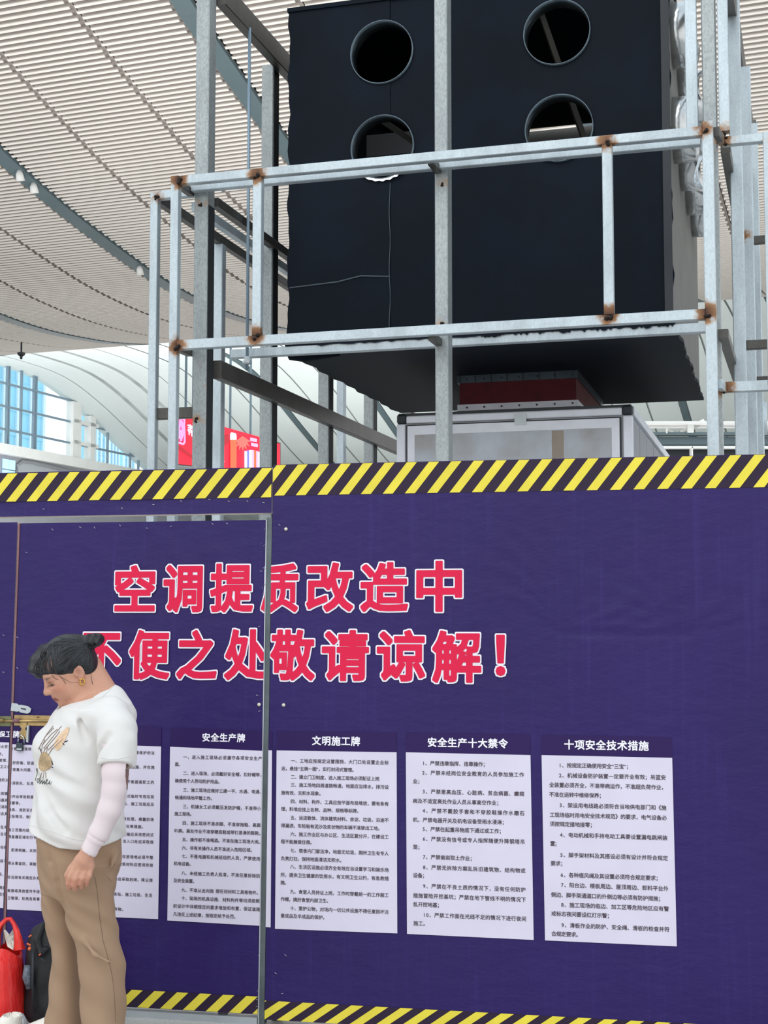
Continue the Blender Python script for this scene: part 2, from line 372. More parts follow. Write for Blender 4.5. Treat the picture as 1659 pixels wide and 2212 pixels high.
for yy in (825, 875, 925):
    z = float(hit(0, yy, CU * UW, CU)[2]); z = min(z, 20)
    de = min([d for d in np.arange(70, 125, .5) if ceil_z(d) < z + .1] + [120]); m = MB(); m.box(cp(UW, (60 + de) / 2, z), (CU, CD, Z3), (.06, (de - 60) / 2, .07)); m.build('transom', M['mullion'], gl)
for yy in (915, 960):
    q = hit(180, yy, CU * UW, CU); m = MB(); m.box(q, (CU, CD, Z3), (.3, 1.7, .13)); m.build('crossbar', M['white_paint'], gl)
# towers behind the glazing
def tower(x0, x1, U, ztop, lab):
    q0, q1 = hit(x0, 900, CU * U, CU) @ CD, hit(x1, 900, CU * U, CU) @ CD; t = empty('tower_block', cp(U - 2, (q0 + q1) / 2, 0), lab, 'building', 'towers seen through the far glazing')
    m = MB(); m.box(cp(U - .9, (q0 + q1) / 2, ztop / 2), (CU, CD, Z3), (.9, (q1 - q0) / 2, ztop / 2)); m.build('facade', M['tower'], t)
    n = max(3, int((q1 - q0) / 3.2))
    for k in range(n + 1):
        m = MB(); m.box(cp(U + .15, q0 + (q1 - q0) * k / n, ztop / 2), (CU, CD, Z3), (.2, .28, ztop / 2)); m.build('fin', M['tower_fin'], t)
    m = MB()
    for z in np.arange(3, ztop, 3.6): m.box(cp(U + .08, (q0 + q1) / 2, z), (CU, CD, Z3), (.1, (q1 - q0) / 2, .35))
    m.build('floor_bands', plain('tower_band_' + str(int(x0 + 100)), '#8fd0ea', .5), t, kind='stuff')
tower(-90, 92, -120, 90, 'blue glass tower at the far left behind the glazing')
tower(168, 184, -130, 70, 'narrow blue tower seen between the two white columns')
tower(198, 226, -125, 48, 'blue tower just right of the white columns')
tower(236, 256, -150, 50, 'pale blue tower with white fins, second right of the columns')
tower(268, 290, -170, 48, 'rightmost distant blue tower low under the vault edge')

# distant kiosk behind the air unit, right
ky = 24.
k0 = empty('steel_kiosk', (atY(1450, 960, ky)[0], ky, 0), 'distant dark kiosk with white pipe truss, right of the air unit', 'kiosk')
def kb(x0, y0, x1, y1, nm, mat, dy=0, th=.1):
    a, b_ = atY(x0, y0, ky + dy), atY(x1, y1, ky + dy); m = MB(); c = (a + b_) / 2; m.box(c, np.eye(3), (abs(b_[0] - a[0]) / 2, th, abs(a[2] - b_[2]) / 2)); m.build(nm, mat, k0)
kb(1360, 968, 1760, 1332, 'dark_glazing', M['black_plastic'], .3)
kb(1360, 915, 1760, 920, 'top_rail', M['white_paint'], 0, .3)
kb(1360, 935, 1760, 941, 'beam', M['girder']); kb(1360, 945, 1760, 962, 'fascia', M['girder'], .1); kb(1360, 965, 1760, 969, 'beam', M['white_paint'])
kb(1494, 966, 1498, 1332, 'mullion', M['white_paint'])
kb(1484, 912, 1497, 935, 'post', M['white_paint'], -.1, .08); kb(1438, 924, 1441, 936, 'post', M['white_paint'], -.1, .05)
m = MB(); m.tube([atY(1470, 936, ky), atY(1521, 910, ky)], .05, 6); m.tube([atY(1440, 930, ky), atY(1452, 936, ky)], .04, 6); m.build('brace', M['white_paint'], k0)

# LED screen hung from the vault
def sp(x, y, U, off=0): q = hit(x, y, FD_U * U, FD_U); return q
FU_, FD_ = basis(16.06); FD_U = FU_
UL = float((CAM * 0 + atY(383, 950, 60)) @ FU_)
def sc(x, y, off=0.0): return hit(x, y, FU_ * (UL + off), FU_)
scr = empty('led_screen', sc(490, 960), 'red hanging advertising screen with pink logo frame', 'screen')
def quad(pts, nm, mat, off, par):
    m = MB(); P = [sc(x, y, off) for x, y in pts]; m.poly(P, -FU_ * .02); return fixn(m.build(nm, mat, par))
def topy(x): return 893 + (x - 383) * .288
m = MB(); P = [sc(378, 891.5), sc(606, 957), sc(606, 1027), sc(378, 1004)]; m.poly(P, -FU_ * .3); fixn(m.build('housing', M['black_plastic'], scr))
quad([(379, 892.5), (590, 952), (590, 1022), (379, 1002)], 'display', M['led_red'], .02, scr)
quad([(594, 956), (605, 959), (605, 1025), (594, 1023)], 'display', M['led_red'], .02, scr)
quad([(480, 940), (500, 936), (500, 955), (480, 965)], 'artwork', M['led_dark'], .04, scr)
quad([(383, 958), (417, 985), (417, 992), (383, 968)], 'artwork', M['led_dark'], .04, scr)
# pink outlined logo plate
fr = [(383, 903), (398, 906), (399, 955), (396, 959), (383, 955)]
m = MB(); m.tube([sc(x, y, .07) for x, y in fr], .05, 5); m.tube([sc(x, y, .07) for x, y in [(384, 947), (390, 908), (394, 918), (395, 935), (391, 950), (389, 930), (386, 935)]], .08, 5); m.build('logo', M['led_pink'], scr)
quad([(383, 895), (399, 899), (399, 904), (383, 901)], 'logo', M['led_pink'], .07, scr)
def ptext(ch, x0, x1, y0, y1, mat, off, par, nm='lettering'):
    v, f = glyph(ch, .02); a = v.min(0); b = v.max(0); P = [sc(x0 + (x1 - x0) * (p[0] - a[0]) / (b[0] - a[0]), y1 + (y0 - y1) * (p[1] - a[1]) / (b[1] - a[1]) + .288 * (x1 - x0) * (p[0] - a[0]) / (b[0] - a[0]), off) for p in v]
    return mobj(nm, P, f, mat, par)
ptext('蒂', 405, 424, 915, 940, M['led_white'], .07, scr)
ptext('区', 464, 485, 976, 992, M['led_white'], .07, scr)
quad([(498, 938), (500, 934), (509, 936), (511, 941), (511, 950), (498, 950)], 'artwork', M['led_white'], .07, scr)
quad([(498, 950), (511, 950), (511, 1012), (498, 1010)], 'artwork', M['led_orange'], .06, scr)
for k in range(7):
    a = math.radians(200 + k * 24); c = (524, 948); e = (c[0] + 20 * math.cos(a), c[1] - 26 * math.sin(a)); p_ = (-(e[1] - c[1]) * .14, (e[0] - c[0]) * .14)
    quad([(c[0], c[1] - 6), ((c[0] + e[0]) / 2 + p_[0], (c[1] + e[1]) / 2 + p_[1]), e, ((c[0] + e[0]) / 2 - p_[0], (c[1] + e[1]) / 2 - p_[1])], 'artwork', emit('screen_coral_%d' % k, '#ff5d55', 1), .05 + k * .001, scr)
quad([(541, 945), (555, 948), (555, 955), (541, 952)], 'artwork', M['led_pink'], .07, scr); quad([(543, 956), (557, 959), (557, 966), (543, 963)], 'artwork', M['led_pink'], .07, scr)
for k, mm in enumerate(['led_white', 'led_blue', 'led_white', 'led_pink', 'led_orange', 'led_pink', 'led_white', 'led_blue']):
    x = 529 + k * 5; y = 974 - 5 * math.sin(k / 7 * 3.1) + k * .8; quad([(x, y), (x + 4.5, y + 1), (x + 4.5, 1014), (x, 1014)], 'artwork', M[mm], .06 + .001 * k, scr)
for x in (401, 417, 497, 541):
    q = sc(x, topy(x), -.1); m = MB(); m.tube([q, q + Z3 * (ceil_z(float(q @ CD)) - q[2])], .06, 6); m.build('hanger_rod', M['mullion'], scr)
# tiny pendant under the ceiling edge
q = atY(46, 762, 46.); cl = MB(); cl.tube([q + Z3 * .35, q + Z3 * .02], .03, 6); cl.tube([q, q - Z3 * .08, q - Z3 * .12, q - Z3 * .22], [.14, .12, .05, .04], 8)
tag(cl.build('ceiling_camera', M['black_plastic'], None), 'small dark camera hanging under the ceiling edge, far left', 'camera')

# ================================================================== HOARDING
BU, _ = basis(11.0); LEAN = math.radians(2.0); B0 = np.array([-.6, 5.62, 0])
_bd = basis(11.0)[1]; BV = _bd * math.sin(LEAN) + Z3 * math.cos(LEAN); BN = np.cross(BU, BV); BN = BN if BN[1] < 0 else -BN     # towards the viewer
def uv(x, y): q = hit(x, y, B0, BN) - B0; return float(q @ BU), float(q @ BV)
def bp(u, v, off=0.): return B0 + BU * u + BV * v + BN * off
def quadB(m, pts, off): P = [bp(u, v, off) for u, v in pts]; m.add(P, [tuple(range(len(P)))])
US = uv(579, 1400)[0]                      # seam between the leaf and the fixed panel
U0 = uv(32, 1400)[0]
UR = uv(1659, 1400)[0] + .55
VT = uv(1100, 993)[1]; VTL = uv(300, 1015)[1]
def bumpR(u, v):
    z = 0.
    for x in (1228, 1470):
        uu = uv(x, 1300)[0]; 
        if v > .85: z -= .0035 * math.exp(-((u - uu) / .012) ** 2) - .0015 * math.exp(-((u - uu - .02) / .02) ** 2)
    vv = uv(1350, 1370)[1]
    if uv(1200, 1300)[0] < u < uv(1500, 1300)[0]: z -= .003 * math.exp(-((v - vv) / .012) ** 2)
    c = uv(1230, 1365); dx, dy = u - c[0], v - c[1]; r = math.hypot(dx, dy); a = math.atan2(dy, dx)
    if dy > 0: z += .0022 * math.exp(-r / .3) * math.sin(a * 15 + 3 * math.sin(r * 9) + 5 * math.sin(a * 3)) * min(1, r * 8)
    c = uv(1470, 1365); dx, dy = u - c[0], v - c[1]; r = math.hypot(dx, dy); a = math.atan2(dy, dx)
    if dy > 0: z += .0015 * math.exp(-r / .28) * math.sin(a * 13 + 2 * math.sin(r * 11) + 4 * math.sin(a * 2.5)) * min(1, r * 8)
    return z
def panel(root, u0, u1, v0, v1, step, f, th=.045, nb='board'):
    nu, nv = max(2, int((u1 - u0) / step)), max(2, int((v1 - v0) / step)); V = []
    for j in range(nv + 1):
        for i in range(nu + 1):
            u = u0 + (u1 - u0) * i / nu; v = v0 + (v1 - v0) * j / nv; V.append(bp(u, v, f(u, v) if 0 < i < nu and 0 < j < nv else 0))
    o = mobj('vinyl_banner', V, [(j*(nu+1)+i, j*(nu+1)+i+1, (j+1)*(nu+1)+i+1, (j+1)*(nu+1)+i) for j in range(nv) for i in range(nu)], M['purple'], root, True)
    m = MB(); m.box(bp((u0 + u1) / 2, (v0 + v1) / 2, -.006 - th / 2), (BU, BV, BN), ((u1 - u0) / 2, (v1 - v0) / 2, th / 2)); m.build(nb, M['board_edge'], root)
    return o
def stripes(root, u0, u1, vb, vt, ub0, pitch, wid, shift, slope=0.):
    """dark band with leaning yellow stripes between vb and vt"""
    m = MB(); quadB(m, [(u0, vb), (u1, vb), (u1, vt), (u0, vt)], .0015); m.build('warning_band', M['stripe_dark'], root)
    m = MB(); k = math.floor((u0 - ub0) / pitch) - 2; 
    while ub0 + k * pitch < u1:
        a = ub0 + k * pitch; P = [(a, vb), (a + wid, vb), (a + wid + shift, vt), (a + shift, vt)]
        Q = clipu(P, u0, u1)
        if len(Q) > 2: quadB(m, Q, .0028)
        k += 1
    m.build('warning_stripes', M['stripe_yellow'], root)
def clipu(P, lo, hi):
    for s, lim in ((1, lo), (-1, hi)):
        out = []
        for i in range(len(P)):
            a, b = P[i], P[(i + 1) % len(P)]; fa, fb = s * (a[0] - lim), s * (b[0] - lim)
            if fa >= 0: out.append(a)
            if fa * fb < 0: t = fa / (fa - fb); out.append((a[0] + (b[0] - a[0]) * t, a[1] + (b[1] - a[1]) * t))
        P = out
        if not P: return []
    return P
class Txt:
    def __init__(s): s.v = []; s.f = []
    def add(s, V, F_): n = len(s.v); s.v += list(V); s.f += [tuple(i + n for i in q) for q in F_]
    def build(s, nm, mat, root, off, lo=-99, hi=99, kind='stuff'):
        fs = []; vs = []
        for q in s.f:
            P = clipu([s.v[i] for i in q], lo, hi)
            if len(P) > 2: n = len(vs); vs += P; fs.append(tuple(range(n, n + len(P))))
        if not fs: return
        return mobj(nm, [bp(u, v, off) for u, v in vs], fs, mat, root, kind=kind)
def line(t, text, x0, x1, y, em=None, off=.014):
    """one line of characters from image x0 to x1 at height y, laid on the board plane"""
    u0, v0 = uv(x0, y); u1, _ = uv(x1, y); adv = [(.6 if c in '0123456789' else .45 if c in '“” ' else 1.) for c in text]
    cell = (u1 - u0) / sum(adv); e = em or cell * .96; u = u0
    for c, a in zip(text, adv):
        if c != ' ':
            V, F_ = glyph(c, off) if off < .02 else bold(c, off, 60); t.add([(u + p[0] * e + (cell - e) * .5, v0 + (p[1] - .38) * e) for p in V], F_)
        u += a * cell
right = empty('hoarding_panel', bp((US + UR) / 2, 0), 'wide fixed purple hoarding panel with striped edges, right of the gate seam', 'hoarding')
gate = empty('gate_leaf', bp((US + U0) / 2, 0), 'purple gate leaf behind the woman, red characters on it', 'gate')
gate2 = empty('gate_leaf', bp(U0 - .5, 0), 'purple gate leaf cut by the left frame edge, bolt end on it', 'gate')
lint = empty('hoarding_lintel', bp((US + U0) / 2, VTL - .1), 'narrow striped hoarding strip above the gate leaves', 'hoarding')
SG = .010
panel(right, US + SG, UR, .02, VT, .014, bumpR)
wrin = lambda u, v: .0016 * math.sin(u * 31 + 4 * math.sin(v * 7)) * math.sin(v * 13 + u * 5) - .001
GT = uv(300, 1127)[1]; GB = uv(285, 2176)[1] - .05; LB = uv(300, 1112)[1]
panel(gate, U0 + .006, US - .017, GB + .05, GT, .03, wrin)
panel(gate2, U0 - 1.1, U0 - .008, GB + .05, GT + .005, .05, wrin)
panel(lint, U0 - 1.1, US + SG - .004, LB, VTL, .03, lambda u, v: .0022 * math.sin(u * 9 + 2) * math.sin((v - LB) * 30) - .0022)
# metal frame strips
m = MB(); m.box(bp(US - .003, (GB + GT) / 2, -.02), (BU, BV, BN), (.011, (GT + .02 - GB) / 2, .02)); m.build('edge_strip', M['aged_steel'], right, label='worn dark steel strip along the seam')
m = MB(); m.box(bp(US - .0145, (GB + GT) / 2, -.016), (BU, BV, BN), (.002, (GT - GB) / 2, .02)); m.build('edge_strip', M['zinc'], gate)
m = MB(); m.box(bp(U0 + .001, (GB + GT) / 2, -.012), (BU, BV, BN), (.003, (GT - GB) / 2, .016)); m.build('edge_strip', M['copper_edge'], gate, label='thin rusty pink strip on the left edge')
for r_, a, b_ in ((gate, U0 + .006, US - .02), (gate2, U0 - 1.1, U0 - .01)):
    m = MB(); m.box(bp((a + b_) / 2, GB + .02, -.015), (BU, BV, BN), ((b_ - a) / 2, .018, .02)); m.build('bottom_rail', M['zinc'], r_)
    m = MB(); m.box(bp((a + b_) / 2, GB - .018, -.03), (BU, BV, BN), ((b_ - a) / 2, .016, .01)); m.build('skirt', M['aged_steel'], r_)
    for k in (0, 1): m = MB(); c = bp(a + .15 + k * (b_ - a - .3), 0, -.03); m.tube([c + Z3 * .002, c + Z3 * max(.03, GB - .03)], .02, 10); m.build('foot', M['aged_steel'], r_)
for uu in (U0 - 1.08, US + .04):
    m = MB(); c = bp(uu, (LB + VTL) / 2, -.08); a_ = bp(uu, 0, -.08); m.tube([np.array([a_[0], a_[1], 0.0]), c + BV * .05], .025, 8); m.build('post', M['aged_steel'], lint)
# lettering: main notice, two rows
L1 = [('空', 245, 340, 1218, 1324), ('调', 350, 442, 1217, 1326), ('提', 451, 551, 1214, 1326), ('质', 562, 648, 1214, 1326), ('改', 659, 767, 1212, 1325), ('造', 776, 885, 1211, 1325), ('中', 896, 1002, 1208, 1325)]
L2 = [('不', 174, 266, 1364, 1471), ('便', 276, 371, 1358, 1471), ('之', 379, 473, 1358, 1470), ('处', 482, 582, 1356, 1472), ('敬', 581, 684, 1357, 1473), ('请', 692, 801, 1358, 1474), ('谅', 811, 922, 1358, 1475), ('解', 931, 1043, 1359, 1478), ('！', 1068, 1095, 1368, 1463)]
tw, tr = Txt(), Txt()
for ch, x0, x1, y0, y1 in L1 + L2:
    ua, va = uv(x0, y1); ub, vb_ = uv(x1, y0); W, Fw = bold(ch, .058); R_, Fr = bold(ch, .030)
    a, b_ = W.min(0), W.max(0); a -= 0; mp = lambda V: [(ua + (p[0] - a[0]) / (b_[0] - a[0]) * (ub - ua), va + (p[1] - a[1]) / (b_[1] - a[1]) * (vb_ - va)) for p in V]
    tw.add(mp(W), Fw); tr.add(mp(R_), Fr)
for root, lo, hi in ((gate, U0 + .01, US - .016), (right, US + .009, 99)):
    tw.build('letter_outline', M['white_print'], root, .0035, lo, hi); tr.build('lettering', M['red_print'], root, .0055, lo, hi)
# warning stripes
a, b_ = uv(300, 1079)[1], VTL - .004
stripes(lint, U0 - 1.1, US + SG - .006, a, b_, uv(150 / 2.592, 1080)[0], (uv(1337 / 2.592, 1080)[0] - uv(150 / 2.592, 1080)[0]) / 10., uv(320 / 2.592, 1080)[0] - uv(265 / 2.592, 1080)[0], uv(325, 1030)[0] - uv(277, 1030)[0])
pu = (uv(1100 + 1450 / 2.968, 1055)[0] - uv(593, 1071)[0]) / 19.
pu = (uv(639, 1071)[0] - uv(593, 1071)[0])
stripes(right, US + SG, UR, uv(1100, 1062)[1], VT - .002, uv(593, 1071)[0], pu * 1.005, uv(614, 1071)[0] - uv(593, 1071)[0], uv(643, 1020)[0] - uv(593, 1020)[0])
va = uv(420, 2188)[1]; stripes(gate, U0 + .006, US - .018, GB + .052, uv(420, 2145)[1], uv(297, 2176)[0], (uv(346, 2178)[0] - uv(297, 2176)[0]), uv(320, 2178)[0] - uv(296, 2178)[0], uv(336, 2160)[0] - uv(300, 2160)[0])
stripes(gate2, U0 - 1.1, U0 - .01, GB + .052, uv(420, 2145)[1], uv(297, 2176)[0], (uv(346, 2178)[0] - uv(297, 2176)[0]), uv(320, 2178)[0] - uv(296, 2178)[0], uv(336, 2160)[0] - uv(300, 2160)[0])
vt = uv(1050, 2187)[1]; stripes(right, US + SG, UR, max(.021, vt - .088), vt, uv(603, 2205)[0] - .01, uv(665, 2168)[0] - uv(613, 2166)[0], (uv(665, 2168)[0] - uv(613, 2166)[0]) * .5, .105)
# notice sheets
def sheet(root, x0, yT0, x1, yT1, xb0, yb0, xb1, yb1, lo=-99, hi=99, band=True):
    P = [uv(xb0, yb0), uv(xb1, yb1), uv(x1, yT1), uv(x0, yT0)]; Q = clipu(P, lo, hi)
    m = MB(); m.poly([bp(u, v, .0022) for u, v in Q], BN * .001); o = fixn(m.build('notice_sheet', M['sheet'], root))
    if band:
        h = .078; T0, T1 = P[3], P[2]; Q = clipu([T0, T1, (T1[0], T1[1] + h), (T0[0], T0[1] + h)], lo, hi); m = MB(); quadB(m, Q, .002); m.build('title_band', M['title_purple'], root)
    return o
def crop(ox, oy, s, lines): return [(t, ox + a / s, ox + b / s, oy + y / s) for t, a, b, y in lines]
def write(sh, lines, em, lo=-99, hi=99):
    t = Txt()
    for tx, a, b_, y in lines: line(t, tx, a, b_, y, em)
    t.build('lettering', M['ink'], sh, .0045, lo, hi)
def title(root, text, x0, x1, y, em, lo=-99, hi=99, off=.027):
    t = Txt(); line(t, text, x0, x1, y, em, off); t.build('lettering', M['white_print'], root, .0042, lo, hi)
T2 = crop(340, 1560, 4.915, [('一、进入施工现场必须遵守各项安全生产规', 275, 1165, 368), ('度。', 190, 265, 445), ('二、进入现场，必须戴好安全帽，扣好帽带，', 275, 1135, 540), ('确使用个人劳动防护用品。', 190, 690, 620), ('三、施工现场应做好三通一平、水通、电通、', 275, 1130, 718), ('畅通和场地平整工作。', 190, 610, 798), ('三、机操女工必须戴压发防护帽，不准带小孩', 272, 1150, 893), ('施工现场。', 185, 390, 970), ('四、施工现场不准赤脚、不准穿拖鞋、高跟鞋', 268, 1145, 1068), ('叭裤。高处作业不准穿硬底鞋或带钉易滑的鞋靴。', 182, 1125, 1150), ('五、操作前不准喝酒。不准在施工现场大闹。', 265, 1120, 1243), ('六、非有关操作人员不准进入危险区域。', 262, 1035, 1332), ('七、不是电器和机械班组的人员，严禁使用和', 260, 1140, 1420), ('机电设备。', 177, 385, 1498), ('八、未经施工负责人批准，不准任意拆除防护', 257, 1140, 1600), ('及安全装置。', 175, 420, 1678), ('九、不准从出向抛 掷任何材料工具等物件。', 257, 1100, 1778), ('十、现场的机具设施、材料构件等均须按照施', 255, 1135, 1865), ('织设计中详细规定的要求堆放和布置，保证道路畅', 170, 1140, 1948), ('凡违反上述纪律，按规定给予处罚。', 170, 860, 2035)])
T3 = crop(590, 1570, 4.914, [('一、工地应按规定设置围挡，大门口处设置企业标', 190, 1230, 358), ('志，悬挂“五牌一图”，实行封闭式管理。', 90, 885, 440), ('二、建立门卫制度，进入施工现场必须配证上岗', 190, 1130, 530), ('三、施工场地四周道路畅通，地面应当排水，排污设', 188, 1230, 614), ('施有效，无积水现象。', 88, 535, 697), ('四、材料、构件、工具应按平面布局堆放，要有条有', 187, 1230, 790), ('理，料堆应挂上名称、品种、规格等标牌。', 87, 935, 870), ('五、运送散体、流体建筑材料、余淀、垃圾，沿途不', 186, 1230, 962), ('得漏洒，车轮粘有泥沙及浆状物的车辆不准驶出工地。', 86, 1160, 1046), ('六、施工作业区与办公区、生活区要分开，在建设工', 185, 1230, 1136), ('程不能兼做住宿。', 85, 440, 1215), ('七、宿舍内门窗洁净，地面无垃圾，厕所卫生有专人', 185, 1230, 1310), ('负责打扫，保持地面清洁无积水。', 84, 755, 1394), ('八、生活区设施必须齐全有效应当设置学习和娱乐场', 183, 1230, 1482), ('所，提供卫生健康的饮用水，有文明卫生公约，有急救措', 82, 1230, 1568), ('施。', 82, 165, 1650), ('九、食堂人员持证上岗，工作时穿戴统一的工作服工', 182, 1230, 1746), ('作帽，搞好食堂内部卫生。', 82, 615, 1826), ('十、爱护公物，对场内一切公共设施不得任意损坏注', 182, 1230, 1922), ('意成品及半成品的保护。', 82, 575, 2002)])
T4 = crop(860, 1570, 4.607, [('1、严禁违章指挥、违章操作；', 243, 895, 360), ('2、严禁未经岗位安全教育的人员参加施工作', 240, 1255, 455), ('业；', 147, 245, 540), ('3、严禁患高血压、心脏病、贫血病菌、癫痫', 243, 1258, 642), ('病及不适宜高处作业人员从事高空作业；', 147, 1030, 735), ('4、严禁不戴胶手套和不穿胶鞋操作水磨石', 243, 1262, 832), ('机，严禁电器开关及机电设备受雨水浸淋；', 148, 1085, 923), ('5、严禁在起重吊物底下通过或工作；', 245, 1055, 1015), ('6、严禁没有信号或专人指挥随便升降钢塔吊', 245, 1265, 1112), ('笼；', 148, 245, 1193), ('7、严禁偷岩取土作业；', 248, 765, 1292), ('8、严禁无拆除方案乱拆旧建筑物、结构物或', 248, 1270, 1395), ('设备；', 150, 290, 1475), ('9、严禁在不良土质的情况下，没有任何防护', 248, 1272, 1582), ('措施冒险开挖基坑；严禁在地下管线不明的情况下', 150, 1275, 1676), ('乱开挖地基；', 152, 440, 1763), ('10、严禁工作面在光线不足的情况下进行夜间', 250, 1278, 1868), ('施工。', 153, 300, 1952)])
T5 = crop(1150, 1580, 4.609, [('1、按规定正确使用安全“三宝”；', 265, 985, 335), ('2、机械设备防护装置一定要齐全有效；吊篮安', 265, 1330, 435), ('全装置必须齐全，不准带病运作，不准超负荷作业，', 168, 1335, 530), ('不准在运转中维修保养；', 168, 715, 625), ('3、架设用电线路必须符合当地供电部门和《施', 270, 1335, 732), ('工现场临时用电安全技术规范》的要求，电气设备必', 172, 1338, 828), ('须按规定接地接零；', 174, 625, 918), ('4、电动机械和手持电动工具要设置漏电跳闸装', 275, 1345, 1027), ('置；', 180, 270, 1114), ('5、脚手架材料及其搭设必须有设计并符合规定', 278, 1350, 1226), ('要求；', 183, 330, 1310), ('6、各种缆风绳及其设置必须符合规定要求；', 282, 1280, 1425), ('7、阳台边、楼板周边、屋顶周边、卸料平台外', 285, 1355, 1525), ('侧边、脚手架通道口的外侧边等必须有防护措施；', 187, 1305, 1622), ('8、施工现场的临边、加工区等危险地区应有警', 287, 1360, 1723), ('戒标志夜间要设红灯示警；', 188, 795, 1810), ('9、滑板作业的防护、安全绳、滑板的检查并符', 290, 1365, 1925), ('合规定要求。', 190, 485, 2010)])
e0 = (uv(610, 1800)[0] - uv(600, 1800)[0]) / 10.
LO, HI = US + .009, US - .016
s2 = sheet(gate, 368, 1613, 590, 1623, 362, 1988, 587, 2001, -99, HI); write(s2, T2, e0 * 8.9, -99, HI); title(gate, '安全生产牌', 436.6, 531, 1592.5, None)
s2b = sheet(right, 368, 1613, 588, 1621, 362, 1988, 585, 2003, LO, 99)
s3 = sheet(right, 598, 1621, 857, 1625, 594.5, 2006, 858.5, 2016); write(s3, T3, e0 * 9.2); title(right, '文明施工牌', 674, 779, 1599.5, None)
s4 = sheet(right, 877, 1625, 1146, 1631, 879.5, 2017, 1153, 2030); write(s4, T4, e0 * 10.2); title(right, '安全生产十大禁令', 923, 1098, 1603, None)
s5 = sheet(right, 1170, 1631, 1452, 1637, 1177.5, 2031, 1462, 2044); write(s5, T5, e0 * 10.3); title(right, '十项安全技术措施', 1218, 1402, 1608, None)
s1 = sheet(gate, 112, 1604, 348.5, 1612.5, 104, 1975, 342, 1985); c1 = 8.45
def rt(lines, size): return [(t, xe - size * len(t), xe, y) for t, xe, y in lines]
write(s1, rt([('有关环境保护的法', 335, 1625), ('采取措施、并在施', 335, 1656), ('育，不断提高职工的', 334, 1688), ('封闭式临时专用垃圾', 334, 1719), ('圾、施工垃圾应及', 334, 1735.5), ('分类处理，裸露的场', 333.5, 1768), ('取绿化等措施。', 315, 1784), ('的运输应采用密闭式', 333, 1801), ('出入口处应采取保', 333, 1816.5), ('料存放场地必须平整', 332, 1849.5), ('建筑材料应密闭存放', 332, 1866), ('所应采取封闭、降尘措', 331, 1898), ('圾站，施工垃圾、生活', 330, 1930.5), ('焚烧废弃物。', 272, 1962)], c1), e0 * 8.0)
def ltx(lines, size): return [(t, x, x + size * len(t), y) for t, x, y in lines]
s0 = sheet(gate, 20, 1607, 103, 1611, 16, 1964, 96, 1968, U0 + .006, 99)
write(s0, ltx([('教育，加强政治思', 22, 1617), ('做好防偷、防盗、', 20, 1647), ('发现重大问题、及', 20, 1662), ('务消防队、队员要', 19, 1691), ('火作业审批制度、', 19, 1720), ('取暖等。', 18, 1734), ('器具、消防安全标', 18, 1748.5), ('实际情况、制定相', 18, 1763), ('施工范围内经常有', 17.5, 1792), ('燃易爆区域实行专', 17.5, 1807), ('，职责明确，共同', 17, 1835.5), ('得从事盗窃、窝赃、', 17, 1864), ('应当按有关规定办理', 16.5, 1894), ('板报或其他宣传手段', 16.5, 1923), ('卫管理、杜绝各类事', 16.5, 1939)], 7.85), e0 * 7.6, U0 + .007, 99)
s00 = sheet(gate2, -130, 1598, 24, 1604, -140, 1952, 20, 1962, -99, U0 - .009)
write(s00, rt([('和防火安全', 26, 1612), ('守。', 12, 1628.5), ('管理、', 22, 1642), ('保卫工作', 24, 1655.5), ('街道的义', 19.5, 1684), ('火和暖', 18.5, 1713.5), ('用电器具', 18.5, 1727.5), ('采取消防', 18.5, 1742), ('结合具', 18, 1757), ('在本', 17, 1786), ('在易', 17, 1801), ('责任制', 17, 1829.5), ('阶段不', 16.5, 1859), ('员、', 13, 1888), ('得服', 14, 1917), ('犯保', 14, 1931)], 7.85), e0 * 7.6, -99, U0 - .009)
title(gate2, '消防保卫', -27, 26, 1585, None, -99, U0 - .008); title(gate, '牌', 28.5, 43.5, 1586, None, U0 + .006)
# screws and staples
def screw(root, x, y):
    u, v = uv(x, y); m = MB(); m.tube([bp(u, v, .001), bp(u, v, .004), bp(u, v, .0065)], [.0075, .0075, .003], 12); m.build('screw', M['screw'], root, True)
for x, y in ((618, 1143), (613, 1523)): screw(right, x, y)
screw(gate, 560, 1522)
for root, L in ((lint, [(95, 1100), (264, 1098), (332, 1090), (392, 1083), (453, 1079), (495, 1083), (535, 1083), (570, 1086)]), (gate, [(114, 1144), (174, 1139), (205, 1140), (260, 1135), (318, 1141), (370, 1137), (460, 1132), (491, 1131), (58, 1193), (561, 1353), (562, 1437), (556, 1502), (561, 1536), (560, 2065), (558, 2140), (38, 1377), (38, 1443)]), (right, [(617, 2063), (596, 2102), (610, 2146), (604, 1134)]), (gate2, [(8, 1372), (8, 1452)])):
    for x, y in L:
        u, v = uv(x, y); a = random.uniform(-.9, .3); dx, dy = .0045 * math.cos(a), .0045 * math.sin(a); m = MB(); m.tube([bp(u - dx, v - dy, .001), bp(u - dx, v - dy, .003), bp(u + dx, v + dy, .003), bp(u + dx, v + dy, .001)], .0009, 5); m.build('staple', M['staple'], root)
# torn vinyl scraps at the seam
m = MB()
for k in range(26):
    x = random.choice((566, 571, 575)) + random.uniform(-4, 4); y = random.uniform(1130, 1330) if k < 18 else random.uniform(2150, 2200); u, v = uv(x, y); u = min(u, US - .019); a = random.uniform(0, 3.1); l = random.uniform(.003, .013); m.poly([bp(u, v, .006), bp(u + l * math.cos(a), v + l * math.sin(a), .008), bp(u + .002, v + .003, .007)], BN * .0006)
m.build('torn_edge', M['staple'], gate)
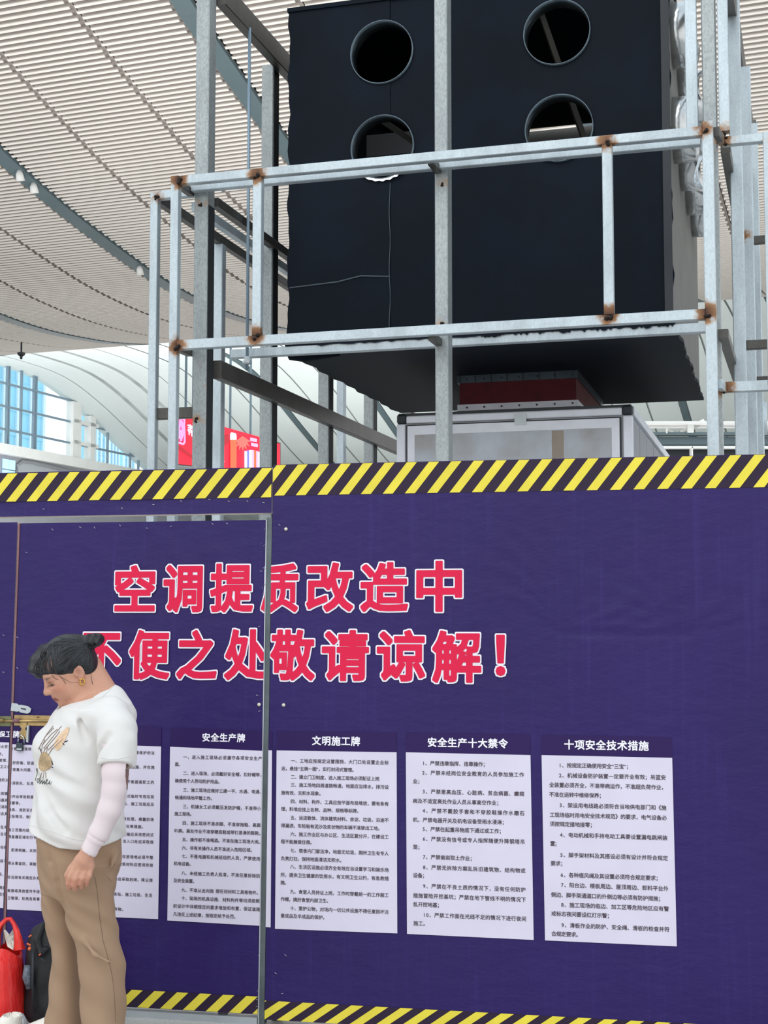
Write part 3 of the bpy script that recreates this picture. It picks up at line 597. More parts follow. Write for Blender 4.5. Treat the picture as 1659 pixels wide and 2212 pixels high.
# sliding bolt, hasp, padlock
def hb(m, x0, y0, x1, y1, off, th): 
    a, b_ = uv(x0, y1), uv(x1, y0); m.box(bp((a[0] + b_[0]) / 2, (a[1] + b_[1]) / 2, off + th / 2), (BU, BV, BN), ((b_[0] - a[0]) / 2, (b_[1] - a[1]) / 2, th / 2))
def up(x, y, off): u, v = uv(x, y); return bp(u, v, off)
m = MB(); hb(m, -30, 1547, 25, 1568, .001, .003); m.build('bolt_plate', M['brass_plate'], gate2)
m = MB(); hb(m, 31, 1546, 125, 1567, .001, .003); m.build('bolt_plate', M['brass'], gate, label='brass coloured bolt plate')
m = MB(); m.tube([up(-20, 1556.5, .012), up(10, 1556.5, .012)], .009, 14); m.build('bolt_keeper', M['brass'], gate2, True)
rod = MB(); rod.tube([up(-15, 1557, .012), up(122, 1557.5, .012)], .0062, 14); br = rod.build('bolt_rod', M['brass'], gate, True)
m = MB(); m.tube([up(32, 1557, .012), up(45, 1557, .012)], .009, 14); m.build('bolt_keeper', M['copper_edge'], gate, True)
def plate(name, pts, off, th, mat, root, hole=None):
    m = MB(); m.poly([up(x, y, off) for x, y in pts], BN * th); o = fixn(m.build(name, mat, root))
    if hole: hm = MB(); hm.poly([up(x, y, off + th) for x, y in hole], BN * .0006); fixn(hm.build('slot', M['black_plastic'], o))
    return o
s_ = 10.37
def hc(L): return [(a / s_, 1500 + b / s_) for a, b in L]
plate('hasp', hc([(280, 190), (400, 205), (445, 240), (475, 230), (640, 262), (715, 320), (690, 400), (630, 430), (480, 405), (440, 375), (400, 385), (255, 365)]), .004, .003, M['zinc'], gate, hc([(485, 300), (602, 318), (598, 350), (485, 330)]))
plate('bolt_tongue', hc([(470, 620), (620, 620), (618, 720), (590, 760), (592, 790), (625, 830), (610, 1000), (470, 1000), (465, 830), (500, 790), (500, 755), (468, 720)]), .006, .003, M['brass'], gate)
plate('staple_plate', hc([(640, 690), (680, 690), (665, 1075), (620, 1060)]), .004, .012, M['zinc'], gate)
m = MB(); u_, v_ = uv(83, 1549); m.tube([bp(u_, v_, .004), bp(u_, v_, .02)], .003, 8); m.build('knob', M['brass'], gate, True)
pl = empty('padlock', up(46, 1615, .012), 'small dark steel padlock hanging from the gate bolt', 'padlock')
m = MB(); hb(m, 38, 1605, 52.5, 1621.5, .006, .012); pb_ = m.build('lock_body', M['lock_body'], pl); bv = pb_.modifiers.new('b', 'BEVEL'); bv.width = .0015; bv.segments = 2
m = MB(); m.tube([up(42, 1606, .012), up(42, 1597, .012), up(43.5, 1591, .012), up(48.5, 1588, .012), up(53.5, 1592, .012), up(55, 1598, .012), up(54.5, 1606, .012)], .0026, 10); m.build('shackle', M['chrome'], pl, True)
m = MB(); hb(m, 40, 1616, 51, 1619.5, .018, .0006); m.build('stamp', M['zinc'], pl)
# ================================================================== STEEL FRAME (its own straight axes u, d, z)
FU, FD = FU_, FD_; FO = np.array([0, 6.9, 0.])
def fp(u, d, z): return FO + FU * u + FD * d + Z3 * z
def fuv(x, y, d): q = hit(x, y, FO + FD * d, FD) - FO; return float(q @ FU), float(q[2])
frame = empty('tube_scaffold', fp(.2, .2, 0), 'welded galvanised square-tube scaffold standing behind the hoarding around the black box', 'scaffold')
WELDS = [(-1.135, 0, 3.915, 1), (-1.135, 0, 3.02, .95), (-.69, 0, 3.9, 1), (-.69, 0, 3.05, 1), (1.125, 0, 3.9, .9), (1.125, 0, 3.05, 1), (1.585, 0, 3.92, .8), (1.585, 0, 3.03, 1),
         (-1.09, .2, 3.95, .6), (-1.09, .2, 3.84, .55), (.25, .2, 3.95, .35), (.25, .2, 3.83, .5), (.25, .2, 3.1, .5), (-1.35, .2, 3.9, .6), (-1.1, .2, 2.66, .6), (-1.08, .2, 2.83, .4), (1.525, .2, 3.95, .5), (1.675, .2, 3.95, .8), (1.67, .2, 3.92, .7), (1.655, .2, 2.70, .9), (1.7, 2.3, 4.0, .8),
         (-1.1, 1.24, 4.95, .8), (-1.1, 1.24, 4.72, .6), (-1.1, 1.24, 4.55, .6), (-1.1, 1.24, 2.9, .5), (1.87, .2, 3.9, .4), (-1.1, 1.24, 3.83, .3)]
def member(name, a, b, w, h, mat='galv', par=None, side=None):
    """square tube from a to b in (u, d, z); w across, h the other way"""
    A, B = fp(*a), fp(*b); L = np.linalg.norm(B - A); t = (B - A) / L
    if abs(t[2]) > .9: s1, s2 = FU, FD
    else: s2 = Z3 - t * t[2]; s2 = s2 / np.linalg.norm(s2); s1 = np.cross(t, s2)
    n = max(2, int(L / .03)); c = min(w, h) * .07; cs = [(-w/2 + c, -h/2), (w/2 - c, -h/2), (w/2, -h/2 + c), (w/2, h/2 - c), (w/2 - c, h/2), (-w/2 + c, h/2), (-w/2, h/2 - c), (-w/2, -h/2 + c)]
    V = []; 
    for i in range(n + 1):
        P = A + t * L * i / n; V += [P + s1 * x + s2 * y for x, y in cs]
    Fc = [(i*8+k, i*8+(k+1) % 8, (i+1)*8+(k+1) % 8, (i+1)*8+k) for i in range(n) for k in range(8)] + [tuple(range(8))[::-1], tuple(range(n*8, n*8+8))]
    o = mobj(name, V, Fc, M[mat], par or frame)
    W = np.array([fp(*q[:3]) for q in WELDS]); st = np.array([q[3] for q in WELDS]); VV = np.array(V)
    D = np.linalg.norm(VV[:, None] - W[None], axis=2); r = (np.exp(-(D / .062) ** 2) * st).max(1)
    at = o.data.attributes.new('rust', 'FLOAT', 'POINT'); at.data.foreach_set('value', r.astype(np.float32)); return o
T = .045
M['channel'] = plain('shaded_channel', '#23272b', .7)  # near-black that paints the shade on the post sides
# front cage (d = 0 plane)
member('corner_post', (-1.158, .0225, 0), (-1.158, .0225, 3.935), T, T)
member('corner_post', (1.602, .0225, 0), (1.602, .0225, 3.955), .052, T)
member('cage_beam', (-1.135, .0225, 3.91), (1.576, .0225, 3.91), T, .046)
member('cage_beam', (-1.135, .0225, 3.025), (1.576, .0225, 3.025), T, .05)
member('cage_beam', (-1.13, .172, 3.917), (1.56, .172, 3.917), T, .045)
for u in (-.689, 1.125): member('short_post', (u, .0225, 3.05), (u, .0225, 3.887), T + .003, T)
for u, z in ((-1.15, 3.9), (.235, 3.9), (.235, 3.0), (-1.15, 3.02)): member('stub', (u, .045, z), (u, .2, z), .035, .04, 'galv_shade')
# left return bay
member('corner_post', (-1.372, .2225, 0), (-1.372, .2225, 3.925), T, T)
member('cage_beam', (-1.35, .2225, 3.907), (-1.13, .2225, 3.907), T, T)
member('side_rail', (-1.372, .245, 3.90), (-1.372, 4.6, 3.90), T, .055, 'galv_shade')
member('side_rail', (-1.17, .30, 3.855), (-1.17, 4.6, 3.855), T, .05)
member('side_rail', (-1.055, .30, 3.87), (-1.055, 4.6, 3.87), .05, .05, 'galv_shade')
member('side_rail', (-1.372, .245, 2.7), (-1.05, .245, 2.70), T, .06, 'galv_shade')
for d in (1.06, 3.5): member('rear_post', (-1.372, d + .07, 0), (-1.372, d + .07, 3.87), .06, .06, 'galv')
# main posts in depth rows
for d, top in ((.245, 5.9), (1.24, 5.0), (2.34, 5.0), (3.41, 5.0), (4.5, 5.0)): member('main_post', (-1.09, d, 0), (-1.09, d, top), .078, .1, 'galv_post')
for d, top in ((.245, 3.83), (1.24, 4.97), (2.34, 4.97), (3.41, 4.97), (4.5, 4.97)):      # dark strips on the solid posts, painting the shade inside a channel section
    m = MB(); m.box(fp(-1.0502, d + .004, top / 2), (FU, FD, Z3), (.0012, .040, top / 2)); m.build('channel_shade', M['channel'], frame)
member('main_post', (.25, .245, 0), (.25, .245, 5.9), .068, .1, 'galv_post')
for u, d in ((1.606, .245), (1.70, 1.24), (1.735, 2.34), (1.76, 3.41)): member('main_post', (u, d, 0), (u, d, 5.9 if d < 1 else 5.1), .068, .1, 'galv_post' if d < 1 else 'galv')
member('top_rail', (-1.03, .3, 5.05), (-1.03, 5, 5.05), .06, .13, 'galv_shade'); member('top_rail', (1.69, .3, 4.84), (1.69, 7, 6.28), .06, .13, 'galv_shade')
member('low_rail', (-1.03, .30, 2.94), (-1.03, 5, 2.94), .05, .1, 'galv_shade')
member('upper_post', (1.522, .2, 3.94), (1.522, .2, 5.9), .056, .05); member('upper_post', (1.675, .2, 3.96), (1.675, .2, 5.9), .05, .05)
# bearer beam under the box and its threaded rod
member('bearer_beam', (-1.118, .725, 3.105), (1.58, .725, 3.105), .05, .05)
m = MB(); m.tube([fp(-1.0, .66, 5.0), fp(-1.0, .66, 3.0)], .009, 8); m.build('threaded_rod', M['mullion'], frame, True)
m = MB(); m.tube([fp(-1.0, .66, 3.075), fp(-1.0, .66, 3.03)], .018, 6); m.tube([fp(-1.0, .66, 3.05), fp(-1.0, .66, 3.035)], .026, 10); m.build('nut', M['zinc'], frame)
# right return bay
member('corner_post', (1.872, .2225, 0), (1.872, .2225, 3.945), .036, T)
member('cage_beam', (1.66, .2225, 3.92), (1.853, .2225, 3.92), T, .042); member('cage_beam', (1.645, .2225, 2.705), (1.853, .2225, 2.705), T, .05)
member('stub', (1.63, .06, 2.70), (1.65, .2, 2.70), .03, .045); member('stub', (1.64, .06, 3.92), (1.66, .2, 3.92), .03, .045, 'galv_shade')
def fdz(x, y, u): q = hit(x, y, FO + FU * u, FU) - FO; return float(q @ FD), float(q[2])
for (xa, ya), (xb, yb), u, w, mt in (((1567, 319), (1596, 491), 1.66, .055, 'galv_shade'), ((1602, 515), (1636, 690), 1.655, .05, 'galv_shade'), ((1604, 316), (1629, 491), 1.705, .055, 'galv_shade'), ((1629, 515), (1652, 640), 1.69, .05, 'galv_shade'), ((1562, 720), (1594, 824), 1.655, .04, 'galv_shade'), ((1594, 824), (1632, 934), 1.66, .04, 'galv_shade')):
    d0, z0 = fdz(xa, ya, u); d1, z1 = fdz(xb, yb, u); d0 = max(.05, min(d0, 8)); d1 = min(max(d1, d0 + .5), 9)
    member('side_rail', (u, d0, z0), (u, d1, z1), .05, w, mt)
for d, z in ((2.34, 3.98), (1.24, 3.10), (2.34, 3.08)): member('cross_piece', (1.67, d, z), (1.85, d, z), T, .05, 'galv_shade')
for d in (1.75, 2.9, 3.9): member('rear_post', (1.70 if d < 3 else 1.72, d, 0), (1.70 if d < 3 else 1.72, d, 3.92), .03, .05, 'galv')
member('rear_post', (1.872, 1.24, 0), (1.872, 1.24, 3.6), .03, .045)
m = MB(); m.tube([fp(1.74, 4.4, 0), fp(1.74, 4.4, 4.4)], .045, 14); m.tube([fp(1.74, 4.4, 3.0), fp(1.74, 4.4, 3.25)], .07, 14); m.build('round_post', M['galv'], frame, True)
# weld beads
for u, d, z, s in WELDS:
    if s < .5: continue
    m = MB()
    for k in range(4):
        c = fp(u + random.uniform(-.014, .014), d - .004, z - .012 + random.uniform(-.012, .012)); r = random.uniform(.006, .011) * (.6 + .5 * s)
        pts = [c + FU * a for a in (-r, -r * .5, 0, r * .5, r)]; m.tube(pts, [r * .2, r * .8, r, r * .8, r * .2], 7)
    m.build('weld', M['weld'], frame, True)

# ================================================================== BLACK PLENUM BOX
BU0, BU1, BZ0, BZ1, BD0, BD1 = -.80, 1.372, 3.115, 5.12, .78, 3.15
box = empty('plenum_box', fp(.28, 1.9, BZ0), 'large black foam-clad air duct box with round side openings, above the white unit', 'duct box')
def holed(u0, u1, z0, z1, holes, nseg=40):
    bm = bmesh.new(); E_ = []
    nb = 46; outer = []
    def edge(a, b, n): return [(a[0] + (b[0] - a[0]) * i / n, a[1] + (b[1] - a[1]) * i / n) for i in range(n)]
    outer = edge((u0, z0), (u1, z0), nb) + edge((u1, z0), (u1, z1), nb) + edge((u1, z1), (u0, z1), nb) + edge((u0, z1), (u0, z0), nb)
    for loop in [outer] + [[(c[0] + c[2] * math.cos(2*math.pi*k/nseg), c[1] + c[2] * math.sin(2*math.pi*k/nseg)) for k in range(nseg)] for c in holes]:
        vs = [bm.verts.new((x, y, 0)) for x, y in loop]; E_ += [bm.edges.new((vs[i], vs[(i+1) % len(vs)])) for i in range(len(vs))]
    bmesh.ops.triangle_fill(bm, edges=E_, use_beauty=True); return bm
def wav(u, z): return .006 * math.sin(u * 23 + 1.3) * math.sin(z * 17) + .004 * math.sin(z * 41 + u * 9)
HOL = [(-.238, 4.815, .187), (-.234, 4.26, .187), (.767, 4.812, .187), (.774, 4.27, .19)]
SEAM = -.188
for lo, hi, off in ((BU0, SEAM, 0), (SEAM, BU1, .005)):
    bm = holed(BU0, BU1, BZ0, BZ1, HOL)
    g = bm.verts[:] + bm.edges[:] + bm.faces[:]; bmesh.ops.bisect_plane(bm, geom=g, plane_co=(SEAM, 0, 0), plane_no=(1, 0, 0), clear_outer=(hi == SEAM), clear_inner=(lo == SEAM))
    for v in bm.verts:
        u, z = v.co.x, v.co.y; du = wav(u, z) if (abs(u - BU0) < .01 or abs(u - BU1) < .01) else (.0025 * math.sin(z * 60) if abs(u - SEAM) < .001 and hi == SEAM else 0); dz = wav(z, u) if abs(z - BZ0) < .01 or abs(z - BZ1) < .01 else 0
        v.co = Vector(fp(u + du, BD0 + off, z + dz))
    r = bmesh.ops.extrude_face_region(bm, geom=bm.faces[:]); bmesh.ops.translate(bm, verts=[x for x in r['geom'] if isinstance(x, bmesh.types.BMVert)], vec=Vector(FD * .03))
    bmesh.ops.recalc_face_normals(bm, faces=bm.faces); me = bpy.data.meshes.new('insulation_sheet'); bm.to_mesh(me); bm.free(); me.materials.append(M['foam']); link('insulation_sheet', me, box)
m = MB(); m.tube([fp(BU0 + .01, BD0 - .001, 3.485), fp(-.5, BD0 - .002, 3.50), fp(-.36, BD0 - .003, 3.525), fp(SEAM, BD0 - .001, 3.51)], .004, 6); m.build('crease', M['foam_edge'], box, True)
m = MB(); m.tube([fp(SEAM - .003 + .003 * math.sin(z * 19), BD0 - .0005, z) for z in np.linspace(BZ0 + .05, 4.05, 24)], .0022, 5); m.build('seam_tape', M['foam_edge'], box, True)
# right side wall with holes (grey), black edge return, left side, bottom
SH = [(1.05 + .52 * k, z, .18) for k in range(4) for z in (4.83, 4.29)] + [(1.25 + .52 * k, 3.75, 0.02) for k in range(0)]
bm = holed(BD0 + .03, BD1, BZ0, BZ1, [(d, z, r) for d, z, r in SH])
for v in bm.verts: v.co = Vector(fp(BU1, v.co.x, v.co.y + (wav(v.co.x, v.co.y) if abs(v.co.y - BZ0) < .01 else 0)))
me = bpy.data.meshes.new('side_panel'); bm.to_mesh(me); bm.free(); me.materials.append(M['grey_side']); link('side_panel', me, box, 'grey uncovered side of the box')
for d, z, r in SH:
    n = 28; V = []
    for k in range(n):
        a = 2 * math.pi * k / n; ex = .10 + .02 * math.sin(3 * a + d * 7)
        for e, rr in ((-.03, r), (ex, r + .004), (ex, r - .004), (-.03, r - .012)): V.append(fp(BU1 + e, d + rr * math.cos(a), z + rr * math.sin(a)))
    mobj('side_collar', V, [(k*4+j, ((k+1) % n)*4+j, ((k+1) % n)*4+(j+1) % 4, k*4+(j+1) % 4) for k in range(n) for j in range(4)], M['foil'], box, True)
for nm, mt, P in (('left_side', 'foam', [(BU0, BD0 + .03, BZ0), (BU0, BD1, BZ0), (BU0, BD1, BZ1), (BU0, BD0 + .03, BZ1)]), ('back_side', 'grey_side', [(BU0, BD1, BZ0), (BU1, BD1, BZ0), (BU1, BD1, BZ1), (BU0, BD1, BZ1)])):
    mobj(nm, [fp(*p) for p in P], [(0, 1, 2, 3)], M[mt], box)
nn = 40; V = []; Fc = []
for i in range(nn + 1):
    d = BD0 + (BD1 + .05 - BD0) * i / nn; V += [fp(BU0 - .004 + wav(d, 1) * 1.5, d, BZ0 - .012), fp(BU1 + .024 + wav(d, 3) * 1.5, d, BZ0 - .012), fp(BU1 + .024 + wav(d, 3), d, BZ0 + .01), fp(BU0 - .004 + wav(d, 1), d, BZ0 + .01)]
for i in range(nn): Fc += [(i*4+j, i*4+(j+1) % 4, i*4+4+(j+1) % 4, i*4+4+j) for j in range(4)]
Fc += [(0, 3, 2, 1), (nn*4, nn*4+1, nn*4+2, nn*4+3)]
mobj('bottom_sheet', V, Fc, M['foam'], box)
m = MB(); m.tube([fp(BU0 - .01, BD0 + .02, BZ0 + .03), fp(BU0 + .03, BD0 - .01, BZ0 - .02), fp(BU0 + .1, BD0 + .01, BZ0 - .035), fp(BU0 + .3, BD0 + .05, BZ0 - .02)], [.02, .035, .03, .012], 8); m.build('bottom_lip', M['foam'], box, True)
m = MB(); m.box(fp(BU1 - .02, BD0 - .002, (BZ0 + BZ1) / 2), (FU, FD, Z3), (.022, .004, (BZ1 - BZ0) / 2 - .02)); m.build('corner_tape', M['black_plastic'], box)
m = MB(); m.box(fp((BU0+BU1)/2, (BD0+3.08)/2, BZ1 + .01), (FU, FD, Z3), ((BU1-BU0)/2+.01, (3.08-BD0)/2+.01, .012)); m.build('top_sheet', M['foam'], box)
for u, z, r in HOL:                                   # sheet-steel collars inside the round openings
    n = 40; V = []
    for k in range(n):
        a = 2 * math.pi * k / n
        for e, rr in ((-.012, r - .001), (-.012, r - .006), (.10, r - .006), (.10, r - .001)): V.append(fp(u + rr * math.cos(a), BD0 + e, z + rr * math.sin(a)))
    mobj('opening_collar', V, [(k*4+j, ((k+1) % n)*4+j, ((k+1) % n)*4+(j+1) % 4, k*4+(j+1) % 4) for k in range(n) for j in range(4)], M['collar_steel'], box, True)
for a_, b_ in (((.62, 1.0, 5.1), (.86, 1.6, 4.3)), ((-.3, 1.0, 4.5), (.25, 2.4, 4.3))):
    m = MB(); m.tube([fp(*a_), fp(*b_)], .022, 4); m.build('inner_brace', M['grey_side'], box)
for q in ((-.25, 1.6, 3.9, .35, .12), (-.3, 1.7, 4.60, .3, .07)): m = MB(); m.box(fp(*q[:3]), (FU, FD, Z3), (q[3], .02, q[4])); m.build('inner_duct', M['grey_wall'], box)
# torn foam hanging over the bearer beam, and torn foil rim
def torn(u0, u1, zt, zlo, zhi, d, mat, nm, n=70):
    V = [];
    for i in range(n + 1): u = u0 + (u1 - u0) * i / n; V += [fp(u, d, zt), fp(u, d - .004, random.uniform(zlo, zhi))]
    m = MB(); m.add(V, [(2*i, 2*i+1, 2*i+3, 2*i+2) for i in range(n)]); return m.build(nm, mat, box)
torn(.35, 1.385, 3.16, 3.112, 3.132, .694, M['foam'], 'torn_insulation', 90); torn(-.6, .35, 3.15, 3.118, 3.13, .694, M['foam'], 'torn_insulation', 30)
m = MB(); m.box(fp(.3, .735, 3.142), (FU, FD, Z3), (1.085, .042, .012)); m.build('front_flap', M['foam'], box)
V = []
for k in range(17): a = math.pi * (1.2 + .55 * k / 16); V += [fp(-.234 + .187 * math.cos(a), BD0 - .012, 4.26 + .187 * math.sin(a)), fp(-.234 + (.2 + .008 * math.sin(k * 3.1)) * math.cos(a), BD0 - .014, 4.26 + (.2 + .008 * math.sin(k * 3.1)) * math.sin(a))]
mobj('torn_foil', V, [(2*i, 2*i+1, 2*i+3, 2*i+2) for i in range(16)], M['foil'], box)

# ================================================================== WHITE AIR UNIT
A0, A1, AZ, AD0, AD1 = -.325, 1.088, 2.82, 1.4, 4.3
ahu = empty('air_handling_unit', fp((A0 + A1) / 2, (AD0 + AD1) / 2, 0), 'white panelled air handling unit under the black box', 'air unit')
def abox(nm, u0, u1, d0, d1, z0, z1, mat, bev=0, lab=None):
    m = MB(); m.box(fp((u0+u1)/2, (d0+d1)/2, (z0+z1)/2), (FU, FD, Z3), ((u1-u0)/2, (d1-d0)/2, (z1-z0)/2)); o = m.build(nm, mat, ahu, label=lab)
    if bev: b = o.modifiers.new('b', 'BEVEL'); b.width = bev; b.segments = 2
    return o
abox('casing', A0 + .02, A1 - .02, AD0 + .02, AD1 - .02, .05, AZ - .02, M['ahu'])
for u in (A0, A1 - .055): abox('corner_profile', u, u + .055, AD0, AD0 + .055, .05, AZ - .06, M['ahu_frame'], .008)
abox('top_profile', A0 + .06, A1 - .06, AD0, AD0 + .05, AZ - .058, AZ - .012, M['ahu_frame'], .008)
abox('gasket', A0 + .01, A1 - .01, AD0 + .01, AD1, AZ - .012, AZ + .004, M['black_plastic'])
for u in (A0, A1 - .06): abox('corner_cap', u, u + .06, AD0 - .002, AD0 + .06, AZ - .06, AZ + .002, M['black_plastic'], .015)
abox('side_profile', A1 - .03, A1 + .004, AD0 + .06, AD1, AZ - .05, AZ, M['ahu_frame'])
pu0, pu1, pz1 = A0 + .07, A1 - .075, AZ - .075
abox('seal', pu0 - .008, pu1 + .008, AD0 + .004, AD0 + .02, .1, pz1 + .008, M['black_plastic'])
abox('front_panel', pu0, pu1, AD0 - .004, AD0 + .02, .1, pz1, M['ahu_frame'])
abox('panel_face', pu0 + .045, pu1 - .045, AD0 - .0055, AD0, .1, pz1 - .055, M['ahu'], lab='dusty face of the front panel')
abox('dust_streak', .62, .69, AD0 - .0062, AD0 - .005, 1.5, pz1 - .06, plain('dust_streak', '#9a8f84', .8)); abox('dust_streak', .63, .86, AD0 - .0063, AD0 - .0052, 2.0, 2.52, plain('dust_patch', '#a79f97', .8))
abox('latch', .40, .47, AD0 - .008, AD0, AZ - .095, AZ - .03, M['zinc'])
for k in range(6): abox('side_panel', A1 - .022, A1 - .012, AD0 + .08 + .46 * k, AD0 + .52 + .46 * k, .1, AZ - .06, M['grey_wall'])
# red canvas connector with screwed flanges
K0, K1, KD0, KD1 = -.02, .71, 1.78, 3.0
def ring(nm, z0, z1, e, mat, lab=None):
    V = [fp(u, d, z) for z in (z0, z1) for u, d in ((K0-e, KD0-e), (K1+e, KD0-e), (K1+e, KD1+e), (K0-e, KD1+e))]
    return mobj(nm, V, [(0, 1, 5, 4), (1, 2, 6, 5), (2, 3, 7, 6), (3, 0, 4, 7), (0, 3, 2, 1), (4, 5, 6, 7)], mat, ahu, label=lab)
ring('canvas_connector', AZ + .08, 3.06, 0, M['canvas_red'], 'dark red flexible canvas collar'); ring('upper_flange', 3.055, 3.103, .012, M['collar_steel']); ring('lower_flange', AZ + .055, AZ + .10, .012, M['ahu_frame']); ring('duct_neck', AZ, AZ + .055, .03, M['ahu_frame'])
ring('flange_lip', AZ + .05, AZ + .058, .03, M['black_plastic'])
for k in range(7):
    for z, r in ((3.078, .006), (AZ + .08, .006)): m = MB(); c = fp(K0 + .05 + .11 * k, KD0 - .012, z); m.tube([c, c - FD * .008], r, 8); m.build('bolt', M['black_plastic'], ahu)
    m = MB(); m.box(fp(K0 + .1 * k + .005, KD0 - .014, 3.078), (FU, FD, Z3), (.003, .003, .022)); m.build('flange_joint', M['black_plastic'], ahu)
# ================================================================== FIGURE: signed-distance modelling, one continuous surface each
class Field:
    def __init__(s, lo, hi, h):
        s.lo = np.array(lo, float); s.h = h; s.n = np.ceil((np.array(hi) - s.lo) / h).astype(int) + 1
        s.F = np.full(s.n, 1.0, np.float32); s.ax = [s.lo[i] + h * np.arange(s.n[i]) for i in range(3)]
    def sub(s, c, r):
        a = [max(0, int((c[i] - r[i] - s.lo[i]) / s.h)) for i in range(3)]; b = [min(s.n[i], int((c[i] + r[i] - s.lo[i]) / s.h) + 2) for i in range(3)]
        if any(b[i] <= a[i] for i in range(3)): return None, None
        sl = tuple(slice(a[i], b[i]) for i in range(3)); return sl, np.meshgrid(*[s.ax[i][sl[i]] for i in range(3)], indexing='ij', sparse=True)
    def put(s, sl, d, k, op='add'):
        A = s.F[sl]
        if op == 'add':
            if k > 0: h = np.clip(.5 + .5 * (A - d) / k, 0, 1); s.F[sl] = A * (1 - h) + d * h - k * h * (1 - h)
            else: s.F[sl] = np.minimum(A, d)
        else:
            d = -d
            if k > 0: h = np.clip(.5 - .5 * (A - d) / k, 0, 1); s.F[sl] = A * (1 - h) + d * h + k * h * (1 - h)
            else: s.F[sl] = np.maximum(A, d)
    def ell(s, c, r, R=None, k=.02, op='add'):
        c = np.asarray(c, float); m = max(r) + 2.5 * k + .03; sl, g = s.sub(c, (m, m, m))
        if sl is None: return
        p = [g[i] - c[i] for i in range(3)]
        if R is not None: p = [R[0][i] * p[0] + R[1][i] * p[1] + R[2][i] * p[2] for i in range(3)]   # columns of R = local axes
        q = np.sqrt((p[0] / r[0]) ** 2 + (p[1] / r[1]) ** 2 + (p[2] / r[2]) ** 2); q2 = np.sqrt((p[0] / r[0]**2) ** 2 + (p[1] / r[1]**2) ** 2 + (p[2] / r[2]**2) ** 2) + 1e-6
        s.put(sl, (q * (q - 1) / q2).astype(np.float32), k, op)
    def cone(s, a, b, ra, rb, k=.02, op='add'):
        a, b = np.asarray(a, float), np.asarray(b, float); c = (a + b) / 2; m = np.abs(b - a) / 2 + max(ra, rb) + 2.5 * k + .03; sl, g = s.sub(c, m)
        if sl is None: return
        ba = b - a; L2 = ba @ ba + 1e-12; t = np.clip(sum((g[i] - a[i]) * ba[i] for i in range(3)) / L2, 0, 1)
        d = np.sqrt(sum((g[i] - a[i] - t * ba[i]) ** 2 for i in range(3))) - (ra + (rb - ra) * t); s.put(sl, d.astype(np.float32), k, op)
    def chain(s, pts, rs, k=.02, op='add'):
        for i in range(len(pts) - 1): s.cone(pts[i], pts[i + 1], rs[i], rs[i + 1], k, op)
    def loft(s, rows, yaw, k=.02, op='add', n=2.3, disp=None):
        """rows: (z, cx, cy, half front-back, half side), ellipses stacked along z"""
        rows = sorted(rows); Z = np.array([r[0] for r in rows]); sl, g = s.sub(((rows[0][1] + rows[-1][1]) / 2, rows[0][2], (Z[0] + Z[-1]) / 2), (.6, .6, (Z[-1] - Z[0]) / 2 + .05))
        z = g[2]; I = [np.interp(z, Z, [r[i] for r in rows]) for i in (1, 2, 3, 4)]; f = (-math.cos(yaw), -math.sin(yaw)); sd = (math.sin(yaw), -math.cos(yaw))
        px, py = g[0] - I[0], g[1] - I[1]; a = px * f[0] + py * f[1]; b = px * sd[0] + py * sd[1]
        q = ((np.abs(a) / I[2]) ** n + (np.abs(b) / I[3]) ** n) ** (1 / n); d = (q - 1) * np.minimum(I[2], I[3]) 
        if disp is not None: d = d - disp(a, b, z, np.arctan2(b, a))
        d = np.maximum(d, np.maximum(Z[0] - z, z - Z[-1])); s.put(sl, d.astype(np.float32), k, op)
    def mesh(s, name, mat, parent, colors=None, smooth_it=2):
        F = s.F; n = np.array(F.shape); ins = F < 0
        c = np.zeros(n - 1, np.int8)
        for dx in (0, 1):
            for dy in (0, 1):
                for dz in (0, 1): c += ins[dx:n[0]-1+dx, dy:n[1]-1+dy, dz:n[2]-1+dz]
        act = np.argwhere((c > 0) & (c < 8)); idm = np.full(n - 1, -1, np.int32); idm[tuple(act.T)] = np.arange(len(act))
        P = np.zeros((len(act), 3)); W = np.zeros(len(act))
        cor = [(i, j, k) for i in (0, 1) for j in (0, 1) for k in (0, 1)]
        for a in cor:
            for ax in range(3):
                if a[ax]: continue
                b = list(a); b[ax] = 1
                fa = F[tuple((act + a).T)]; fb = F[tuple((act + b).T)]; m = (fa < 0) != (fb < 0); t = np.where(m, fa / np.where(m, fa - fb, 1), 0)
                q = np.array(a, float)[None].repeat(len(act), 0); q[:, ax] += t; P[m] += q[m]; W[m] += 1
        V = s.lo + (act + P / W[:, None]) * s.h; quads = []
        for ax in range(3):
            o1, o2 = [(1, 2), (2, 0), (0, 1)][ax]; sa = [slice(None)] * 3; sb = [slice(None)] * 3; sa[ax] = slice(0, -1); sb[ax] = slice(1, None)
            A, B = ins[tuple(sa)], ins[tuple(sb)]; e = np.argwhere(A != B); e = e[(e[:, o1] > 0) & (e[:, o2] > 0) & (e[:, o1] < n[o1] - 1) & (e[:, o2] < n[o2] - 1)]
            d1 = np.zeros(3, int); d1[o1] = 1; d2 = np.zeros(3, int); d2[o2] = 1
            q = np.stack([idm[tuple((e - d1 - d2).T)], idm[tuple((e - d2).T)], idm[tuple(e.T)], idm[tuple((e - d1).T)]], 1)
            fl = A[tuple(e.T)]; q[~fl] = q[~fl][:, ::-1]; quads.append(q)
        Q = np.concatenate(quads); Q = Q[(Q >= 0).all(1)]
        for _ in range(smooth_it):
            acc = np.zeros_like(V); cn = np.zeros(len(V))
            for i in range(4):
                for j in (1, 3): np.add.at(acc, Q[:, i], V[Q[:, (i + j) % 4]]); np.add.at(cn, Q[:, i], 1)
            V = V * .5 + .5 * acc / np.maximum(cn, 1)[:, None]
